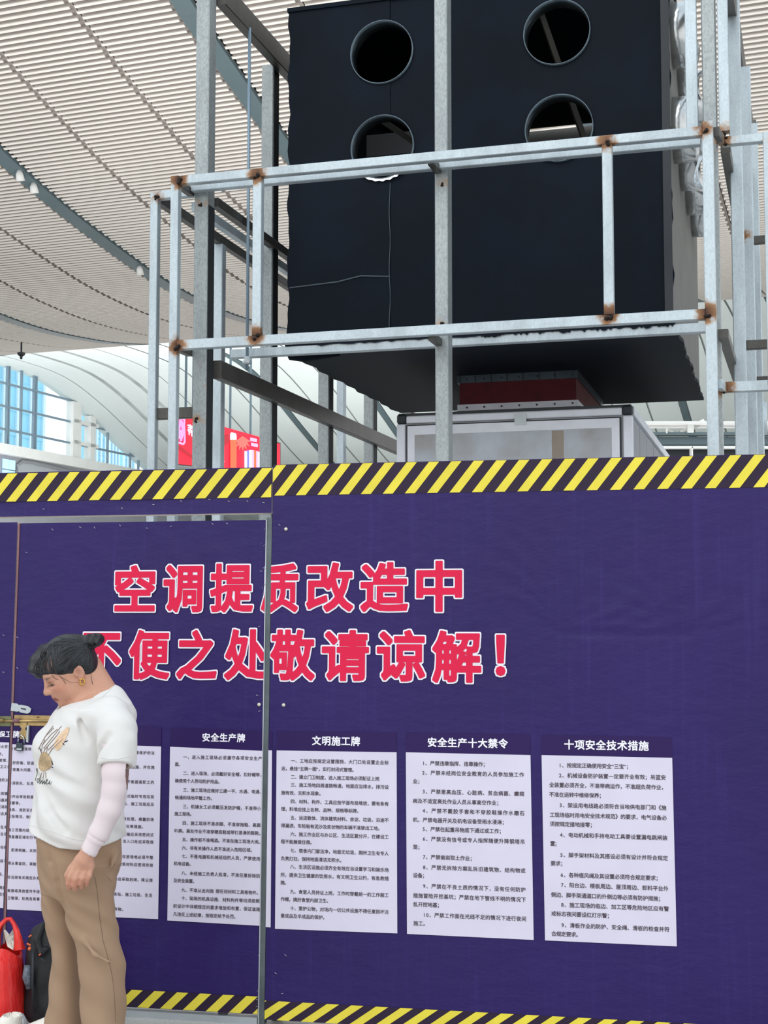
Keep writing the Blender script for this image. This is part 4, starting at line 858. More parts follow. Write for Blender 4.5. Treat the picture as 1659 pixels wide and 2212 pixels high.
        me = bpy.data.meshes.new(name); me.vertices.add(len(V)); me.vertices.foreach_set('co', V.astype(np.float32).ravel()); me.loops.add(len(Q) * 4); me.loops.foreach_set('vertex_index', Q.astype(np.int32).ravel())
        me.polygons.add(len(Q)); me.polygons.foreach_set('loop_start', np.arange(0, len(Q) * 4, 4, dtype=np.int32)); me.polygons.foreach_set('loop_total', np.full(len(Q), 4, np.int32)); me.update(calc_edges=True)
        me.materials.append(mat); me.shade_smooth()
        if colors is not None:
            col = colors(V); at = me.color_attributes.new('col', 'FLOAT_COLOR', 'POINT'); at.data.foreach_set('color', np.c_[col, np.ones(len(V))].astype(np.float32).ravel())
        return link(name, me, parent)
def colmat(name, rough=.5, sss=0., bump=None, spec=.5):
    q = NT(name); a = q.n('ShaderNodeAttribute', attribute_name='col'); q.l(a.outputs['Color'], q.b.inputs['Base Color']); q.set(Roughness=rough); q.b.inputs['Specular IOR Level'].default_value = spec
    if sss: q.b.inputs['Subsurface Weight'].default_value = sss; q.b.inputs['Subsurface Radius'].default_value = (.01, .004, .002)
    if bump: q.bump(q.noise(bump[0], 3), bump[1], .002)
    return q.m
def fabric(name, col, rough=.8, sc=400, st=.15, tr=0.):
    q = NT(name); c = srgb(col); q.l(q.ramp(q.noise(10, 2), [(.3, tuple(x * .96 for x in c[:3])), (.7, c)]), q.b.inputs['Base Color']); q.set(Roughness=rough); q.b.inputs['Specular IOR Level'].default_value = .2
    q.bump(q.noise(sc, 2), st, .001); return q.m
M['skin'] = colmat('skin', .5, .12); M['hair'] = colmat('black_hair', .42, 0, (170, .3)); M['shirt'] = fabric('white_cotton', '#dedbd8'); M['trouser'] = fabric('taupe_cloth', '#a3876f', .75, 500, .1)
M['sleeve'] = fabric('white_sun_sleeve', '#e2d3d6', .5, 300, .08); M['gold'] = plain('gold', '#d9ab5a', .2, 1); M['shoe_white'] = plain('shoe_white', '#e9e4da', .5); M['sole'] = plain('shoe_sole', '#f3efe8', .6)
M['print_tan'] = plain('print_tan', '#b49a78', .8, 0, .2, 90); M['print_pink'] = plain('print_pale_tan', '#dcbc9c', .8, 0, .12, 80); M['print_brown'] = plain('print_brown', '#8d7a72', .8); M['print_navy'] = plain('print_navy', '#2e3350', .8); M['print_green'] = plain('print_green_grey', '#46534f', .8)
YW = 5.0
def wp_(px, py, y=0.): return atY(px, py, YW + y)
def lerp(a, b, t): return a + (b - a) * t
FY = math.radians(17)                                     # she faces left in the picture, turned a little to the viewer
fwd = np.array([-math.cos(FY), -math.sin(FY), 0]); left = np.array([math.sin(FY), -math.cos(FY), 0])    # her left side is towards the viewer
ctr = wp_(170, 1700)
woman = empty('person', (ctr[0], YW, 0), 'woman in white printed T-shirt, white sun sleeve and taupe trousers, head bowed, facing left', 'person')
def zpx(py, y=0.): return float(wp_(170, py, y)[2])
def xpx(px, py=1700, y=0.): return float(wp_(px, py, y)[0])
# ---- head frame
HS = 1.0
hc = wp_(148, 1440, -.02); HP = math.radians(28); HYAW = math.radians(25)
f0 = np.array([-math.cos(HYAW), -math.sin(HYAW), 0]); hs = np.array([math.sin(HYAW), -math.cos(HYAW), 0])
hf = f0 * math.cos(HP) - Z3 * math.sin(HP); ht = f0 * math.sin(HP) + Z3 * math.cos(HP); HR = np.stack([hf, hs, ht], 1)
def hd(f_, s_, t_): return hc + (hf * f_ + hs * s_ + ht * t_) * HS
def HRr(r): return HR
def er(*r): return tuple(x * HS for x in r)
neck0 = wp_(205, 1500, .0)
B = Field((xpx(45), YW - .42, 0.02), (xpx(310), YW + .36, zpx(1355)), .0042)
B.ell(hd(-.006, 0, .015), er(.094, .075, .09), HR, .0)                    # cranium
B.ell(hd(.03, 0, -.03), er(.066, .064, .085), HR, .03)                     # face mass
B.ell(hd(.048, 0, -.068), er(.038, .05, .045), HR, .03)                   # jaw
B.ell(hd(.072, 0, -.108), er(.020, .024, .018), HR, .022)                   # chin
for sg in (1, -1):
    B.ell(hd(.058, .036 * sg, -.040), er(.028, .026, .026), HR, .02)       # cheek
    B.ell(hd(.074, .030 * sg, -.004), er(.018, .020, .012), HR, .012)      # brow ridge
    B.ell(hd(.088, .031 * sg, -.022), er(.013, .017, .0085), HR, .012, 'sub')
    B.ell(hd(.072, .031 * sg, -.020), er(.014, .0155, .0125), HR, .004)   # lidded eye
    B.ell(hd(.018, .056 * sg, -.078), er(.034, .016, .030), HR, .025)       # jaw angle
B.cone(hd(.086, 0, .0), hd(.108, 0, -.042), .007 * HS, .011 * HS, .011)    # nose bridge
B.ell(hd(.108, 0, -.046), er(.012, .013, .010), HR, .007)
for sg in (1, -1): B.ell(hd(.096, .013 * sg, -.050), er(.011, .008, .008), HR, .005)
B.ell(hd(.084, 0, -.068), er(.014, .024, .014), HR, .012)                   # muzzle
B.ell(hd(.094, 0, -.073), er(.008, .021, .0058), HR, .004); B.ell(hd(.091, 0, -.085), er(.0085, .018, .0068), HR, .004)
B.cone(hd(.101, -.019, -.0795), hd(.101, .019, -.0795), .0022, .0022, .003, 'sub')
for sg in (1, -1):                                                         # ears
    B.ell(hd(-.012, .074 * sg, -.022), er(.018, .009, .031), HR, .006); B.ell(hd(-.008, .084 * sg, -.020), er(.010, .006, .020), HR, .003, 'sub'); B.ell(hd(.004, .079 * sg, -.03), er(.005, .005, .007), HR, .003); B.ell(hd(-.006, .075 * sg, -.048), er(.009, .006, .010), HR, .004)
# neck, torso, limbs under the clothes
B.cone(hd(-.045, 0, -.045), neck0 - Z3 * .02, .054, .062, .03); B.cone(hd(.0, 0, -.075), neck0 + fwd * .02 - Z3 * .06, .042, .055, .03)
B.cone(hd(-.062, 0, -.045), wp_(226, 1500, 0), .044, .05, .03); B.ell(neck0 - Z3 * .05 + fwd * .005, (.085, .15, .05), np.stack([fwd, left, Z3], 1), .03)
tor = [(zpx(1800), xpx(172), YW, .11, .14), (zpx(1700), xpx(176), YW, .11, .135), (zpx(1600), xpx(186), YW, .105, .14), (zpx(1540), xpx(204), YW, .07, .14), (zpx(1510), xpx(212), YW, .04, .07)]
B.loft(tor, FY, .03)
SH = wp_(254, 1560, -.17); EL = wp_(250, 1700, -.245); WR = wp_(192, 1836, -.25)
B.chain([SH, EL, WR], [.034, .028, .021], .02)
SR = SH - left * .36 + Z3 * .0; ER_ = SR + fwd * .0 - Z3 * .26; WRr = ER_ + fwd * .05 - Z3 * .2
B.chain([SR, ER_, WRr], [.036, .030, .022], .02)
HNr = WRr + fwd * .01 - Z3 * .05
B.ell(HNr, (.045, .02, .035), None, .02)
for k in range(4): B.chain([HNr - Z3 * .02 + fwd * (.02 - .014 * k), HNr - Z3 * .05 + fwd * (.025 - .014 * k), HNr - Z3 * .08 + fwd * (.015 - .014 * k)], [.009, .008, .007], .004)
B.chain([HNr + fwd * .0 + Z3 * .02, HNr + fwd * .035 + left * .015 + Z3 * .035], [.01, .008], .006)
# near hand: back of the hand to the viewer, fingers curled down
def hp(px, py, y=0.): return wp_(px, py, -.25 + y)
B.cone(WR, hp(183, 1858), .024, .027, .015); B.ell(hp(177, 1868, .005), (.040, .017, .033), np.stack([(Z3 * -.93 + np.array([-.36, 0, 0])), np.array([0, 1., 0]), np.cross(Z3 * -.93 + np.array([-.36, 0, 0]), np.array([0, 1., 0]))], 1), .018)
B.cone(hp(165, 1874), hp(196, 1872), .013, .013, .014)
FG = [[(159, 1877, -.004), (151, 1893, -.012), (148, 1908, -.006), (150, 1919, .010)], [(171, 1880, -.008), (163, 1898, -.016), (160, 1911, -.008), (163, 1922, .010)], [(184, 1880, -.006), (178, 1897, -.014), (174, 1908, -.006), (176, 1917, .010)], [(196, 1876, -.002), (193, 1892, -.010), (188, 1903, -.004), (187, 1912, .010)]]
for pts, r in zip(FG, (.0105, .0108, .0102, .0092)): B.chain([hp(*p) for p in pts], [r * 1.08, r, r * .95, r * .78], .0015)
B.chain([hp(170, 1856, .012), hp(153, 1876, .012), hp(145, 1890, .010), hp(147, 1901, .014)], [.013, .0115, .010, .0085], .003)
# legs (inside the trousers)
for sx_, sy in ((222, -.085), (142, .085)):
    hipc = wp_(178 + (10 if sy < 0 else -10), 1840, sy); foot = wp_(sx_, 2200, sy); foot[2] = .09
    B.chain([hipc, lerp(hipc, foot, .48), foot], [.06, .036, .030], .03)
    B.cone(foot, foot + fwd * .13 - Z3 * .055, .034, .022, .02)
skin = np.array(srgb('#c6937b')[:3]); 
def facecol(V):
    L = (V - hc) @ HR / HS; f_, s_, t_ = L.T; C = np.tile(skin, (len(V), 1)); head = np.linalg.norm(L, axis=1) < .17
    def blend(m, c): 
        nonlocal C; m = np.clip(m, 0, 1)[:, None] * head[:, None]; C = C * (1 - m) + np.array(srgb(c)[:3]) * m
    g = lambda a, b, c, ra, rb, rc: np.exp(-(((f_ - a) / ra) ** 2 + ((s_ - b) / rb) ** 2 + ((t_ - c) / rc) ** 2))
    for sg in (1, -1):
        blend(g(.07, .045 * sg, -.045, .03, .022, .02) * .55, '#c67a66'); blend(g(.088, .032 * sg, .002, .03, .020, .0042) * 1.1, '#5a4038'); blend(g(.088, .031 * sg, -.0265, .03, .0165, .0030) * 1.9, '#2a1b19'); blend(g(.086, .031 * sg, -.016, .03, .018, .007) * .35, '#96604c')
        blend(g(-.008, .082 * sg, -.02, .012, .02, .016) * .6, '#8e5140')
    lip = (np.abs(s_) < .0235) & (f_ > .083)
    blend(lip * np.exp(-((t_ + .079) / .0095) ** 4) * .85, '#8f443f'); blend((f_ > .085) * (np.abs(s_) < .022) * np.exp(-((t_ + .0795) / .0018) ** 2) * .8, '#5c2a2a'); blend(g(.1, 0, -.055, .012, .014, .003) * .5, '#8a5040')
    n = np.sin(V[:, 0] * 310 + 4 * np.sin(V[:, 2] * 140)) * np.sin(V[:, 2] * 270 + 3 * np.sin(V[:, 1] * 200)); C *= (1 + .035 * n)[:, None]
    hnd = (V[:, 2] < zpx(1868)) & (V[:, 2] > zpx(1930)) & (V[:, 1] < YW - .2); C[hnd] *= np.array([1, .90, .88]); return C
B.mesh('body', M['skin'], woman, facecol)
# ---- hair
from mathutils.bvhtree import BVHTree
Hh = Field((xpx(45), YW - .2, zpx(1500)), (xpx(235), YW + .2, zpx(1355)), .0036)
Hh.ell(hd(-.006, 0, .018), er(.102, .082, .097), HR, .0)
Hh.ell(hd(-.050, 0, -.022), er(.050, .072, .060), HR, .02)
Hh.ell(hd(.095, 0, -.062), er(.075, .12, .082), HR, .006, 'sub')             # open face
Hh.ell(hd(.036, .09, -.062), er(.042, .04, .052), HR, .01, 'sub'); Hh.ell(hd(.036, -.09, -.062), er(.042, .04, .052), HR, .01, 'sub')
Hh.ell(hd(-.006, .095, -.036), er(.026, .028, .034), HR, .006, 'sub')      # ear cut-out
for k in range(15):                                                       # fringe locks hanging from the brow
    a = (k - 7) / 7; s0 = a * .056; o_ = hs * s0; e = abs(math.sin(k * 2.3)); q = 1 - .35 * max(0, a) 
    P = [wp_(px, py, -.02) + o_ + ht * dz for px, py, dz in ((122, 1392, .0), (98, 1404, -.004 * a * a), (lerp(80, 96, max(0, a)), 1424, -.006 * a * a), (lerp(75, 92, max(0, a)), 1446, 0), (lerp(88, 102, max(0, a)), 1462 - 4 * e, 0), (lerp(96, 110, max(0, a)), 1467 - 6 * e, 0))]
    Hh.chain(P, [.014, .018, .017 * q, .014 * q, .008 * q, .003], .007)
bun = wp_(201, 1384, .0); Hh.cone(hd(-.07, 0, .06), bun, .026, .020, .015); Hh.ell(bun, (.042, .036, .027), np.stack([np.array([.97, 0, .25]), np.array([0, 1., 0]), np.array([-.25, 0, .97])], 1), .006)
for k in range(3): Hh.chain([bun + np.array([-.02 + .02 * k, -.034, -.008]), bun + np.array([-.01 + .02 * k, -.03, .02])], [.008, .007], .006)
def haircol(V):
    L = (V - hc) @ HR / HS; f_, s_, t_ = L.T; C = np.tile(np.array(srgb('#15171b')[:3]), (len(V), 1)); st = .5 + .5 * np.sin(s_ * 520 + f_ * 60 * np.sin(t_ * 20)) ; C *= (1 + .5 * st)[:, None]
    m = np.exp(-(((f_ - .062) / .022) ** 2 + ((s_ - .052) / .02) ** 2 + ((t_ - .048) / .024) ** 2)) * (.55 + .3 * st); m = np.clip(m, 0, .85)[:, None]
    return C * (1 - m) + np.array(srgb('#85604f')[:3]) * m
hair = Hh.mesh('hair', M['hair'], woman, haircol, 1)
hbv = BVHTree.FromPolygons([v.co for v in hair.data.vertices], [tuple(q.vertices) for q in hair.data.polygons])
def onhair(px, py, off=.0006):
    r = ray(px, py); r = r / np.linalg.norm(r); h = hbv.ray_cast(Vector(CAM), Vector(r))
    return None if h[0] is None else np.array(h[0]) + np.array(h[1]) * off * (1 if h[1].dot(Vector(r)) < 0 else -1)
mats_h = [MB(), MB()]
for k in range(230):
    if k < 150:                                   # swept back to the bun
        t = random.random(); x0, y0 = (lerp(108, 172, t), lerp(1392, 1462, t ** .8) + random.uniform(-22, 6)) if k % 3 else (random.uniform(120, 195), random.uniform(1400, 1462)); x1, y1 = 188 + random.uniform(-5, 6), 1394 + random.uniform(-7, 10); bend = random.uniform(-.16, -.05)
    else:                                         # fringe
        x0, y0 = random.uniform(100, 128), random.uniform(1388, 1400); x1 = random.uniform(74, 140); y1 = 1450 + 14 * math.sin((x1 - 60) / 26); bend = .22 if x1 < 110 else .05
    P = []
    for i in range(9):
        s_ = i / 8; x = lerp(x0, x1, s_) + bend * (y1 - y0) * math.sin(math.pi * s_) * (-1 if k >= 150 else 1); y = lerp(y0, y1, s_) + bend * abs(x1 - x0) * math.sin(math.pi * s_); q_ = onhair(x, y)
        if q_ is not None and (not P or np.linalg.norm(q_ - P[-1]) < .03): P.append(q_)
    if len(P) > 3: mats_h[k % 2].tube(P, [.0004] + [.0010] * (len(P) - 2) + [.0003], 4)
mats_h[0].build('hair_strands', plain('hair_strand_dark', '#0d0f12', .4), woman, True, kind='stuff'); mats_h[1].build('hair_strands', plain('hair_strand_light', '#34383e', .35), woman, True, kind='stuff')
m = MB()
for pts in ([(.062, .066, .02), (.052, .076, -.012), (.03, .079, -.045), (.005, .082, -.055)], [(.058, .068, .01), (.05, .073, -.02), (.048, .07, -.04)], [(-.045, .072, -.05), (-.035, .074, -.08), (-.03, .07, -.105)], [(.075, .055, .01), (.07, .060, -.008), (.064, .064, -.014)]): m.tube([hd(*p) for p in pts], [.0008, .0008, .0006, .0004][:len(pts)], 5)
for k in range(9): a = k * .7; m.tube([hd(.07 - .01 * k, .03, .088), hd(.085 - .012 * k, .035, .1 + .004 * math.sin(a)), hd(.10 - .015 * k, .04, .094 + .008 * math.sin(a * 2))], [.0007, .0006, .0003], 4)
m.build('loose_strands', plain('hair_strand', '#1c1a1c', .5), woman, kind='stuff')
m = MB(); c = hd(-.004, .081, -.060); rr = .0105; m.tube([c + Z3 * rr * math.cos(a) + f0 * rr * .8 * math.sin(a) for a in np.linspace(0, 2 * math.pi, 17)], .0030, 8, False); m.build('earring', M['gold'], woman, True)
# ---- T-shirt
def sil(pyl):   # rows measured in the picture: height, front edge x, back edge x
    out = []
    for py, xf, xb, sd_ in pyl:
        W = (xpx(xb, py) - xpx(xf, py)) / 2; s2 = sd_ * math.sin(FY); a = math.sqrt(max(W * W - s2 * s2, .03 ** 2)) / math.cos(FY); out.append((zpx(py), (xpx(xb, py) + xpx(xf, py)) / 2, YW, a, sd_))
    return out
def folds(a, b, z, th):
    w_ = np.exp(-((z - zpx(1740)) / .12) ** 2)
    return .007 * w_ * np.sin(th * 5 + z * 38) + .0025 * np.sin(th * 9 + z * 55 + 2 * np.sin(z * 30)) + .004 * np.exp(-((z - zpx(1660)) / .08) ** 2) * np.sin(z * 70 + th * 6) + .003 * np.sin(th * 3 - z * 22)
T_ = Field((xpx(40), YW - .46, zpx(1840)), (xpx(325), YW + .34, zpx(1450)), .0040)
rows = sil([(1828, 66, 268, .205), (1790, 64, 268, .21), (1760, 68.5, 269, .21), (1720, 74, 270, .21), (1677, 77, 272, .205), (1631, 81, 272, .205), (1600, 86, 274, .20), (1579, 96, 276, .195), (1555, 112, 276, .19), (1530, 130, 272, .18)])
T_.loft(rows, FY, 0, disp=folds)
T_.ell(wp_(218, 1545, 0), (.125, .205, .075), np.stack([fwd, left, Z3], 1), .045); T_.ell(wp_(172, 1562, 0), (.10, .16, .07), np.stack([fwd, left, Z3], 1), .04)
T_.chain([wp_(224, 1514, 0), wp_(238, 1514, 0)], [.076, .060], .03)
T_.ell(wp_(100, 1612, -.055), (.045, .07, .06), None, .04)
sl0, sl1 = wp_(253, 1577, -.19), wp_(249, 1648, -.235)
S_ = Field((xpx(195), YW - .46, zpx(1700)), (xpx(325), YW + .1, zpx(1480)), .0040)
S_.chain([wp_(238, 1540, -.12), sl0, lerp(sl0, sl1, .5), sl1, sl1 + (sl1 - sl0) * .3], [.060, .062, .060, .054, .05], .03)
ax = (sl1 - sl0) / np.linalg.norm(sl1 - sl0); gX, gY, gZ = np.meshgrid(*S_.ax, indexing='ij', sparse=True)
S_.F[:] = np.maximum(S_.F, ((gX - sl1[0]) * ax[0] + (gY - sl1[1]) * ax[1] + (gZ - sl1[2]) * ax[2] - .012).astype(np.float32))
S_.cone(sl1 - ax * .02, sl1 + ax * .12, .044, .044, .002, 'sub')
S_.chain([wp_(276, 1600, -.22), wp_(290, 1650, -.215)], [.026, .007], .02)
i0 = [int(round((S_.lo[i] - T_.lo[i]) / .004)) for i in range(3)]; T_off = [S_.lo[i] - T_.lo[i] - i0[i] * .004 for i in range(3)]
# (resample the sleeve on the shirt's grid, then join it with a soft seam)
def resample(src, dst):
    idx = [np.clip((dst.ax[i] - src.lo[i]) / src.h, 0, src.n[i] - 1.001) for i in range(3)]; ok = [(dst.ax[i] >= src.lo[i]) & (dst.ax[i] <= src.ax[i][-1]) for i in range(3)]
    I = [np.floor(x).astype(int) for x in idx]; fr = [x - y for x, y in zip(idx, I)]; out = 0
    for dx in (0, 1):
        for dy in (0, 1):
            for dz in (0, 1): out = out + src.F[np.ix_(I[0] + dx, I[1] + dy, I[2] + dz)] * (fr[0] if dx else 1 - fr[0])[:, None, None] * (fr[1] if dy else 1 - fr[1])[None, :, None] * (fr[2] if dz else 1 - fr[2])[None, None, :]
    m_ = ok[0][:, None, None] & ok[1][None, :, None] & ok[2][None, None, :]; return np.where(m_, out, 1.).astype(np.float32)
T_.put((slice(None),) * 3, resample(S_, T_), .016)
T_.chain([SR + Z3 * .01, SR + fwd * .04 - Z3 * .15], [.07, .066], .04)
T_.cone(wp_(200, 1470, -.0), hd(.02, 0, -.09), .075, .06, .01, 'sub')                          # neck opening
T_.ell(wp_(190, 1488, 0), (.098, .10, .044), np.stack([fwd * .88 - Z3 * .47, left, Z3 * .88 + fwd * .47], 1), .008, 'sub')
axr = (fwd * .04 - Z3 * .16); axr /= np.linalg.norm(axr); e_ = SR + fwd * .04 - Z3 * .15; T_.cone(e_ + axr * .1, e_ + axr * .18, .09, .09, .002, 'sub')
T_.ell(hd(.05, 0, -.10), er(.055, .06, .045), HR, .008, 'sub')
# fold grooves
for p in (((232, 1590, -.27), (205, 1640, -.235), (200, 1665, -.22)), ((212, 1600, -.21), (196, 1625, -.22)), ((150, 1655, -.22), (190, 1688, -.215), (218, 1700, -.2)), ((80, 1700, -.14), (105, 1750, -.19), (140, 1795, -.215)), ((120, 1740, -.205), (160, 1768, -.22)), ((175, 1560, -.18), (186, 1600, -.2)), ((240, 1620, -.315), (215, 1648, -.30))):
    P = [wp_(*q) for q in p]; T_.chain(P, [.010] * len(P), .018, 'sub')
# hem slope: lower at the middle back as in the photo
T_.F[:] = np.maximum(T_.F, ((np.interp(T_.ax[0], [xpx(64), xpx(115), xpx(156), xpx(200), xpx(240), xpx(268)], [zpx(1794, -.1), zpx(1808, -.1), zpx(1823, -.1), zpx(1827, -.1), zpx(1823, -.1), zpx(1815, -.1)]))[:, None, None] - T_.ax[2][None, None, :]).astype(np.float32))
shirt = T_.mesh('shirt', M['shirt'], woman)
bvh = BVHTree.FromPolygons([v.co for v in shirt.data.vertices], [tuple(p.vertices) for p in shirt.data.polygons])
def onshirt(px, py, off=.0015):
    r = ray(px, py); r = r / np.linalg.norm(r); h = bvh.ray_cast(Vector(CAM), Vector(r)); 
    if h[0] is None: return wp_(px, py, -.18)
    return np.array(h[0]) + np.array(h[1]) * off * (1 if h[1].dot(Vector(r)) < 0 else -1)
def stroke(m, pts, r, off=.001):
    Q = []
    for i in range(len(pts) - 1):
        n = max(1, int(math.hypot(pts[i+1][0] - pts[i][0], pts[i+1][1] - pts[i][1]) / 3)); Q += [(lerp(pts[i][0], pts[i+1][0], t / n), lerp(pts[i][1], pts[i+1][1], t / n)) for t in range(n)]
    Q.append(pts[-1]); m.tube([onshirt(x, y, off) for x, y in Q], r, 5)
def blob(m, cx_, cy_, rx, ry, ang, rough=.1, nr=5, ns=18, off=.0015):
    V = [onshirt(cx_, cy_, off)]; ca, sa = math.cos(ang), math.sin(ang)
    for i in range(1, nr + 1):
        for k in range(ns):
            a = 2 * math.pi * k / ns; q = i / nr * (1 + rough * math.sin(3 * a + 1) * (i / nr)); x, y = rx * q * math.cos(a), ry * q * math.sin(a); V.append(onshirt(cx_ + x * ca - y * sa, cy_ + x * sa + y * ca, off))
    Fc = [(0, 1 + k, 1 + (k + 1) % ns) for k in range(ns)] + [(1 + (i-1)*ns + k, 1 + i*ns + k, 1 + i*ns + (k+1) % ns, 1 + (i-1)*ns + (k+1) % ns) for i in range(1, nr) for k in range(ns)]; m.add(V, Fc)
def sp_(a, b): return (a / 4.81, 1340 + b / 4.81)
m = MB(); blob(m, *sp_(640, 1235), 28, 9, math.radians(-60), .12); m.build('petal_print', M['print_pink'], shirt)
m = MB(); blob(m, *sp_(470, 1472), 14.5, 21, 0.05, .10); m.build('vase_print', M['print_tan'], shirt)
m = MB()
for L in ([(400, 1340), (470, 1210), (560, 1120)], [(425, 1290), (490, 1180), (555, 1100)], [(440, 1300), (530, 1190), (600, 1130)], [(455, 1330), (560, 1200), (640, 1100)], [(470, 1340), (590, 1200), (625, 1150)], [(500, 1350), (610, 1240)], [(530, 1350), (640, 1250), (660, 1230)], [(430, 1380), (440, 1300), (470, 1240)], [(450, 1390), (470, 1330)], [(480, 1390), (500, 1300)], [(505, 1400), (545, 1330)], [(460, 1570), (450, 1640)], [(440, 1575), (415, 1640), (400, 1660)], [(475, 1575), (480, 1640)]): stroke(m, [sp_(*q) for q in L], .0013)
m.build('stem_print', M['print_brown'], shirt, kind='stuff')
m = MB()
for L in ([(670, 1265), (705, 1250)], [(655, 1275), (668, 1295)], [(540, 1460), (550, 1500)], [(540, 1525), (552, 1530)], [(415, 1330), (425, 1360)]): stroke(m, [sp_(*q) for q in L], .0018)
m.build('accent_print', M['print_navy'], shirt, kind='stuff')
m = MB()
for L in ([(385, 1570), (378, 1545), (390, 1540), (388, 1600), (375, 1640), (368, 1665)], [(400, 1640), (385, 1660), (395, 1690), (420, 1650), (415, 1700), (440, 1660), (440, 1700), (462, 1665), (462, 1702), (480, 1680), (500, 1662), (490, 1650), (478, 1680), (488, 1702), (508, 1690), (522, 1668), (512, 1700), (530, 1700), (540, 1675)]): stroke(m, [sp_(*q) for q in L], .0012)
m.build('script_print', M['print_green'], shirt, kind='stuff')
for pts, nm in (([(65, 1783), (90, 1789), (115, 1797), (140, 1807), (158, 1813), (185, 1817)], 'hem_seam'), ([(170, 1529), (190, 1523), (210, 1513), (228, 1500), (246, 1482)], 'neck_seam'), ([(219, 1637), (235, 1640), (258, 1639), (278, 1634)], 'sleeve_seam')):
    m = MB(); stroke(m, pts, .0009, .0005); m.build(nm, M['shirt'], shirt, True)
# ---- sun sleeve
A_ = Field((xpx(160), YW - .42, zpx(1860)), (xpx(300), YW - .1, zpx(1590)), .0036)
A_.chain([wp_(251, 1605, -.225), wp_(251, 1668, -.24), wp_(247, 1705, -.245), wp_(236, 1750, -.25), wp_(214, 1800, -.25), wp_(191, 1841, -.25)], [.046, .046, .040, .038, .034, .029], .015)
cd = (wp_(191, 1841, -.25) - wp_(214, 1800, -.25)); cd /= np.linalg.norm(cd); A_.cone(WR + cd * .052, WR + cd * .10, .05, .05, .002, 'sub'); A_.cone(WR - cd * .012, WR + cd * .05, .0225, .0225, .002, 'sub')
for t in (.05, .012, .02, .028): 
    c = WR - cd * t; s1 = np.cross(cd, Z3); s1 /= np.linalg.norm(s1); s2 = np.cross(cd, s1); rr = .033 + .0025 * (t > .04)
    A_.chain([c + (s1 * math.cos(a) + s2 * math.sin(a)) * rr for a in np.linspace(0, 6.28, 13)], [.0022] * 13, .004, 'sub')
slv = A_.mesh('sun_sleeve', M['sleeve'], woman)
def keep_largest(o):
    bm = bmesh.new(); bm.from_mesh(o.data); left_ = set(bm.verts); best = []
    while left_:
        st = [left_.pop()]; comp = list(st)
        while st:
            for e in st.pop().link_edges:
                for q in e.verts:
                    if q in left_: left_.discard(q); st.append(q); comp.append(q)
        if len(comp) > len(best): best = comp
    keep = set(best); bmesh.ops.delete(bm, geom=[q for q in bm.verts if q not in keep], context='VERTS'); bm.to_mesh(o.data); bm.free()
keep_largest(slv)
# ---- trousers
P_ = Field((xpx(50), YW - .36, .015), (xpx(300), YW + .3, zpx(1775)), .0048)
hip = sil([(1780, 84, 262, .165), (1812, 77, 264, .18), (1862, 82, 260, .185), (1900, 86, 250, .18), (1925, 92, 246, .15)])
def pf(a, b, z, th): return .004 * np.sin(th * 4 + z * 30) + .0025 * np.sin(z * 90 + th * 7) * np.exp(-((z - zpx(1930)) / .1) ** 2)
P_.loft(hip, FY, 0, disp=pf)
def leg(rows, dy, ph):
    out = []
    for py, xl, xr, sd_ in rows:
        z = zpx(py, dy) if py <= 2212 else max(.02, zpx(py, dy)); W = (xpx(xr, py, dy) - xpx(xl, py, dy)) / 2; out.append((z, (xpx(xr, py, dy) + xpx(xl, py, dy)) / 2, YW + dy, W, sd_))
    P_.loft(out, 0.0, .03, disp=lambda a, b, z, th: .004 * np.sin(th * 3 + ph + z * 5) + .003 * np.sin(z * 45 + th * 2 + ph) + .003 * np.sin(z * 80 + th * 5) * np.exp(-((z - zpx(1950)) / .1) ** 2), n=2.1)
leg([(1870, 84, 200, .09), (1944, 90, 190, .095), (2006, 98, 178, .085), (2047, 113, 176, .08), (2108, 111, 178, .08), (2170, 106, 180, .085), (2208, 99, 182, .09), (2270, 97, 184, .09), (2300, 97, 184, .09)], .085, .5)
leg([(1862, 120, 259, .09), (1883, 124, 244, .09), (1914, 128, 245, .095), (1944, 134, 244, .095), (1985, 144, 247, .09), (2026, 160, 255, .088), (2084, 169, 267, .085), (2149, 172, 269, .085), (2212, 175, 268, .088), (2270, 172, 266, .088), (2300, 172, 266, .09)], -.085, 2.0)
P_.chain([wp_(250, 1845, -.1), wp_(240, 1873, -.18)], [.012, .004], .02)
for p in (((243, 1885, -.13), (222, 1862, -.2)), ((247, 1920, -.14), (225, 1895, -.21), (208, 1872, -.215)), ((246, 1950, -.14), (228, 1930, -.2), (212, 1912, -.21)), ((248, 1985, -.13), (230, 1962, -.2)), ((258, 2038, -.14), (236, 2000, -.2), (220, 1980, -.2)), ((110, 1850, -.18), (124, 1905, -.17), (140, 1965, -.15)), ((100, 1830, -.17), (108, 1860, -.16))):
    Q = [wp_(*q) for q in p]; P_.chain(Q, [.006] * len(Q), .014, 'sub')
for p in (((236, 2078, -.21), (205, 2062, -.2), (180, 2030, -.18)), ((243, 1905, -.15), (228, 1888, -.2))): Q = [wp_(*q) for q in p]; P_.chain(Q, [.005] * len(Q), .02)
tro = P_.mesh('trousers', M['trouser'], woman)
bvh = BVHTree.FromPolygons([v.co for v in tro.data.vertices], [tuple(p.vertices) for p in tro.data.polygons])
m = MB(); stroke(m, [(205, 1895), (210, 1925), (214, 1970), (222, 2030), (236, 2078), (243, 2112), (247, 2150), (250, 2208)], .0011, .0004); m.build('side_seam', plain('seam_thread', '#7d6656', .8), tro)
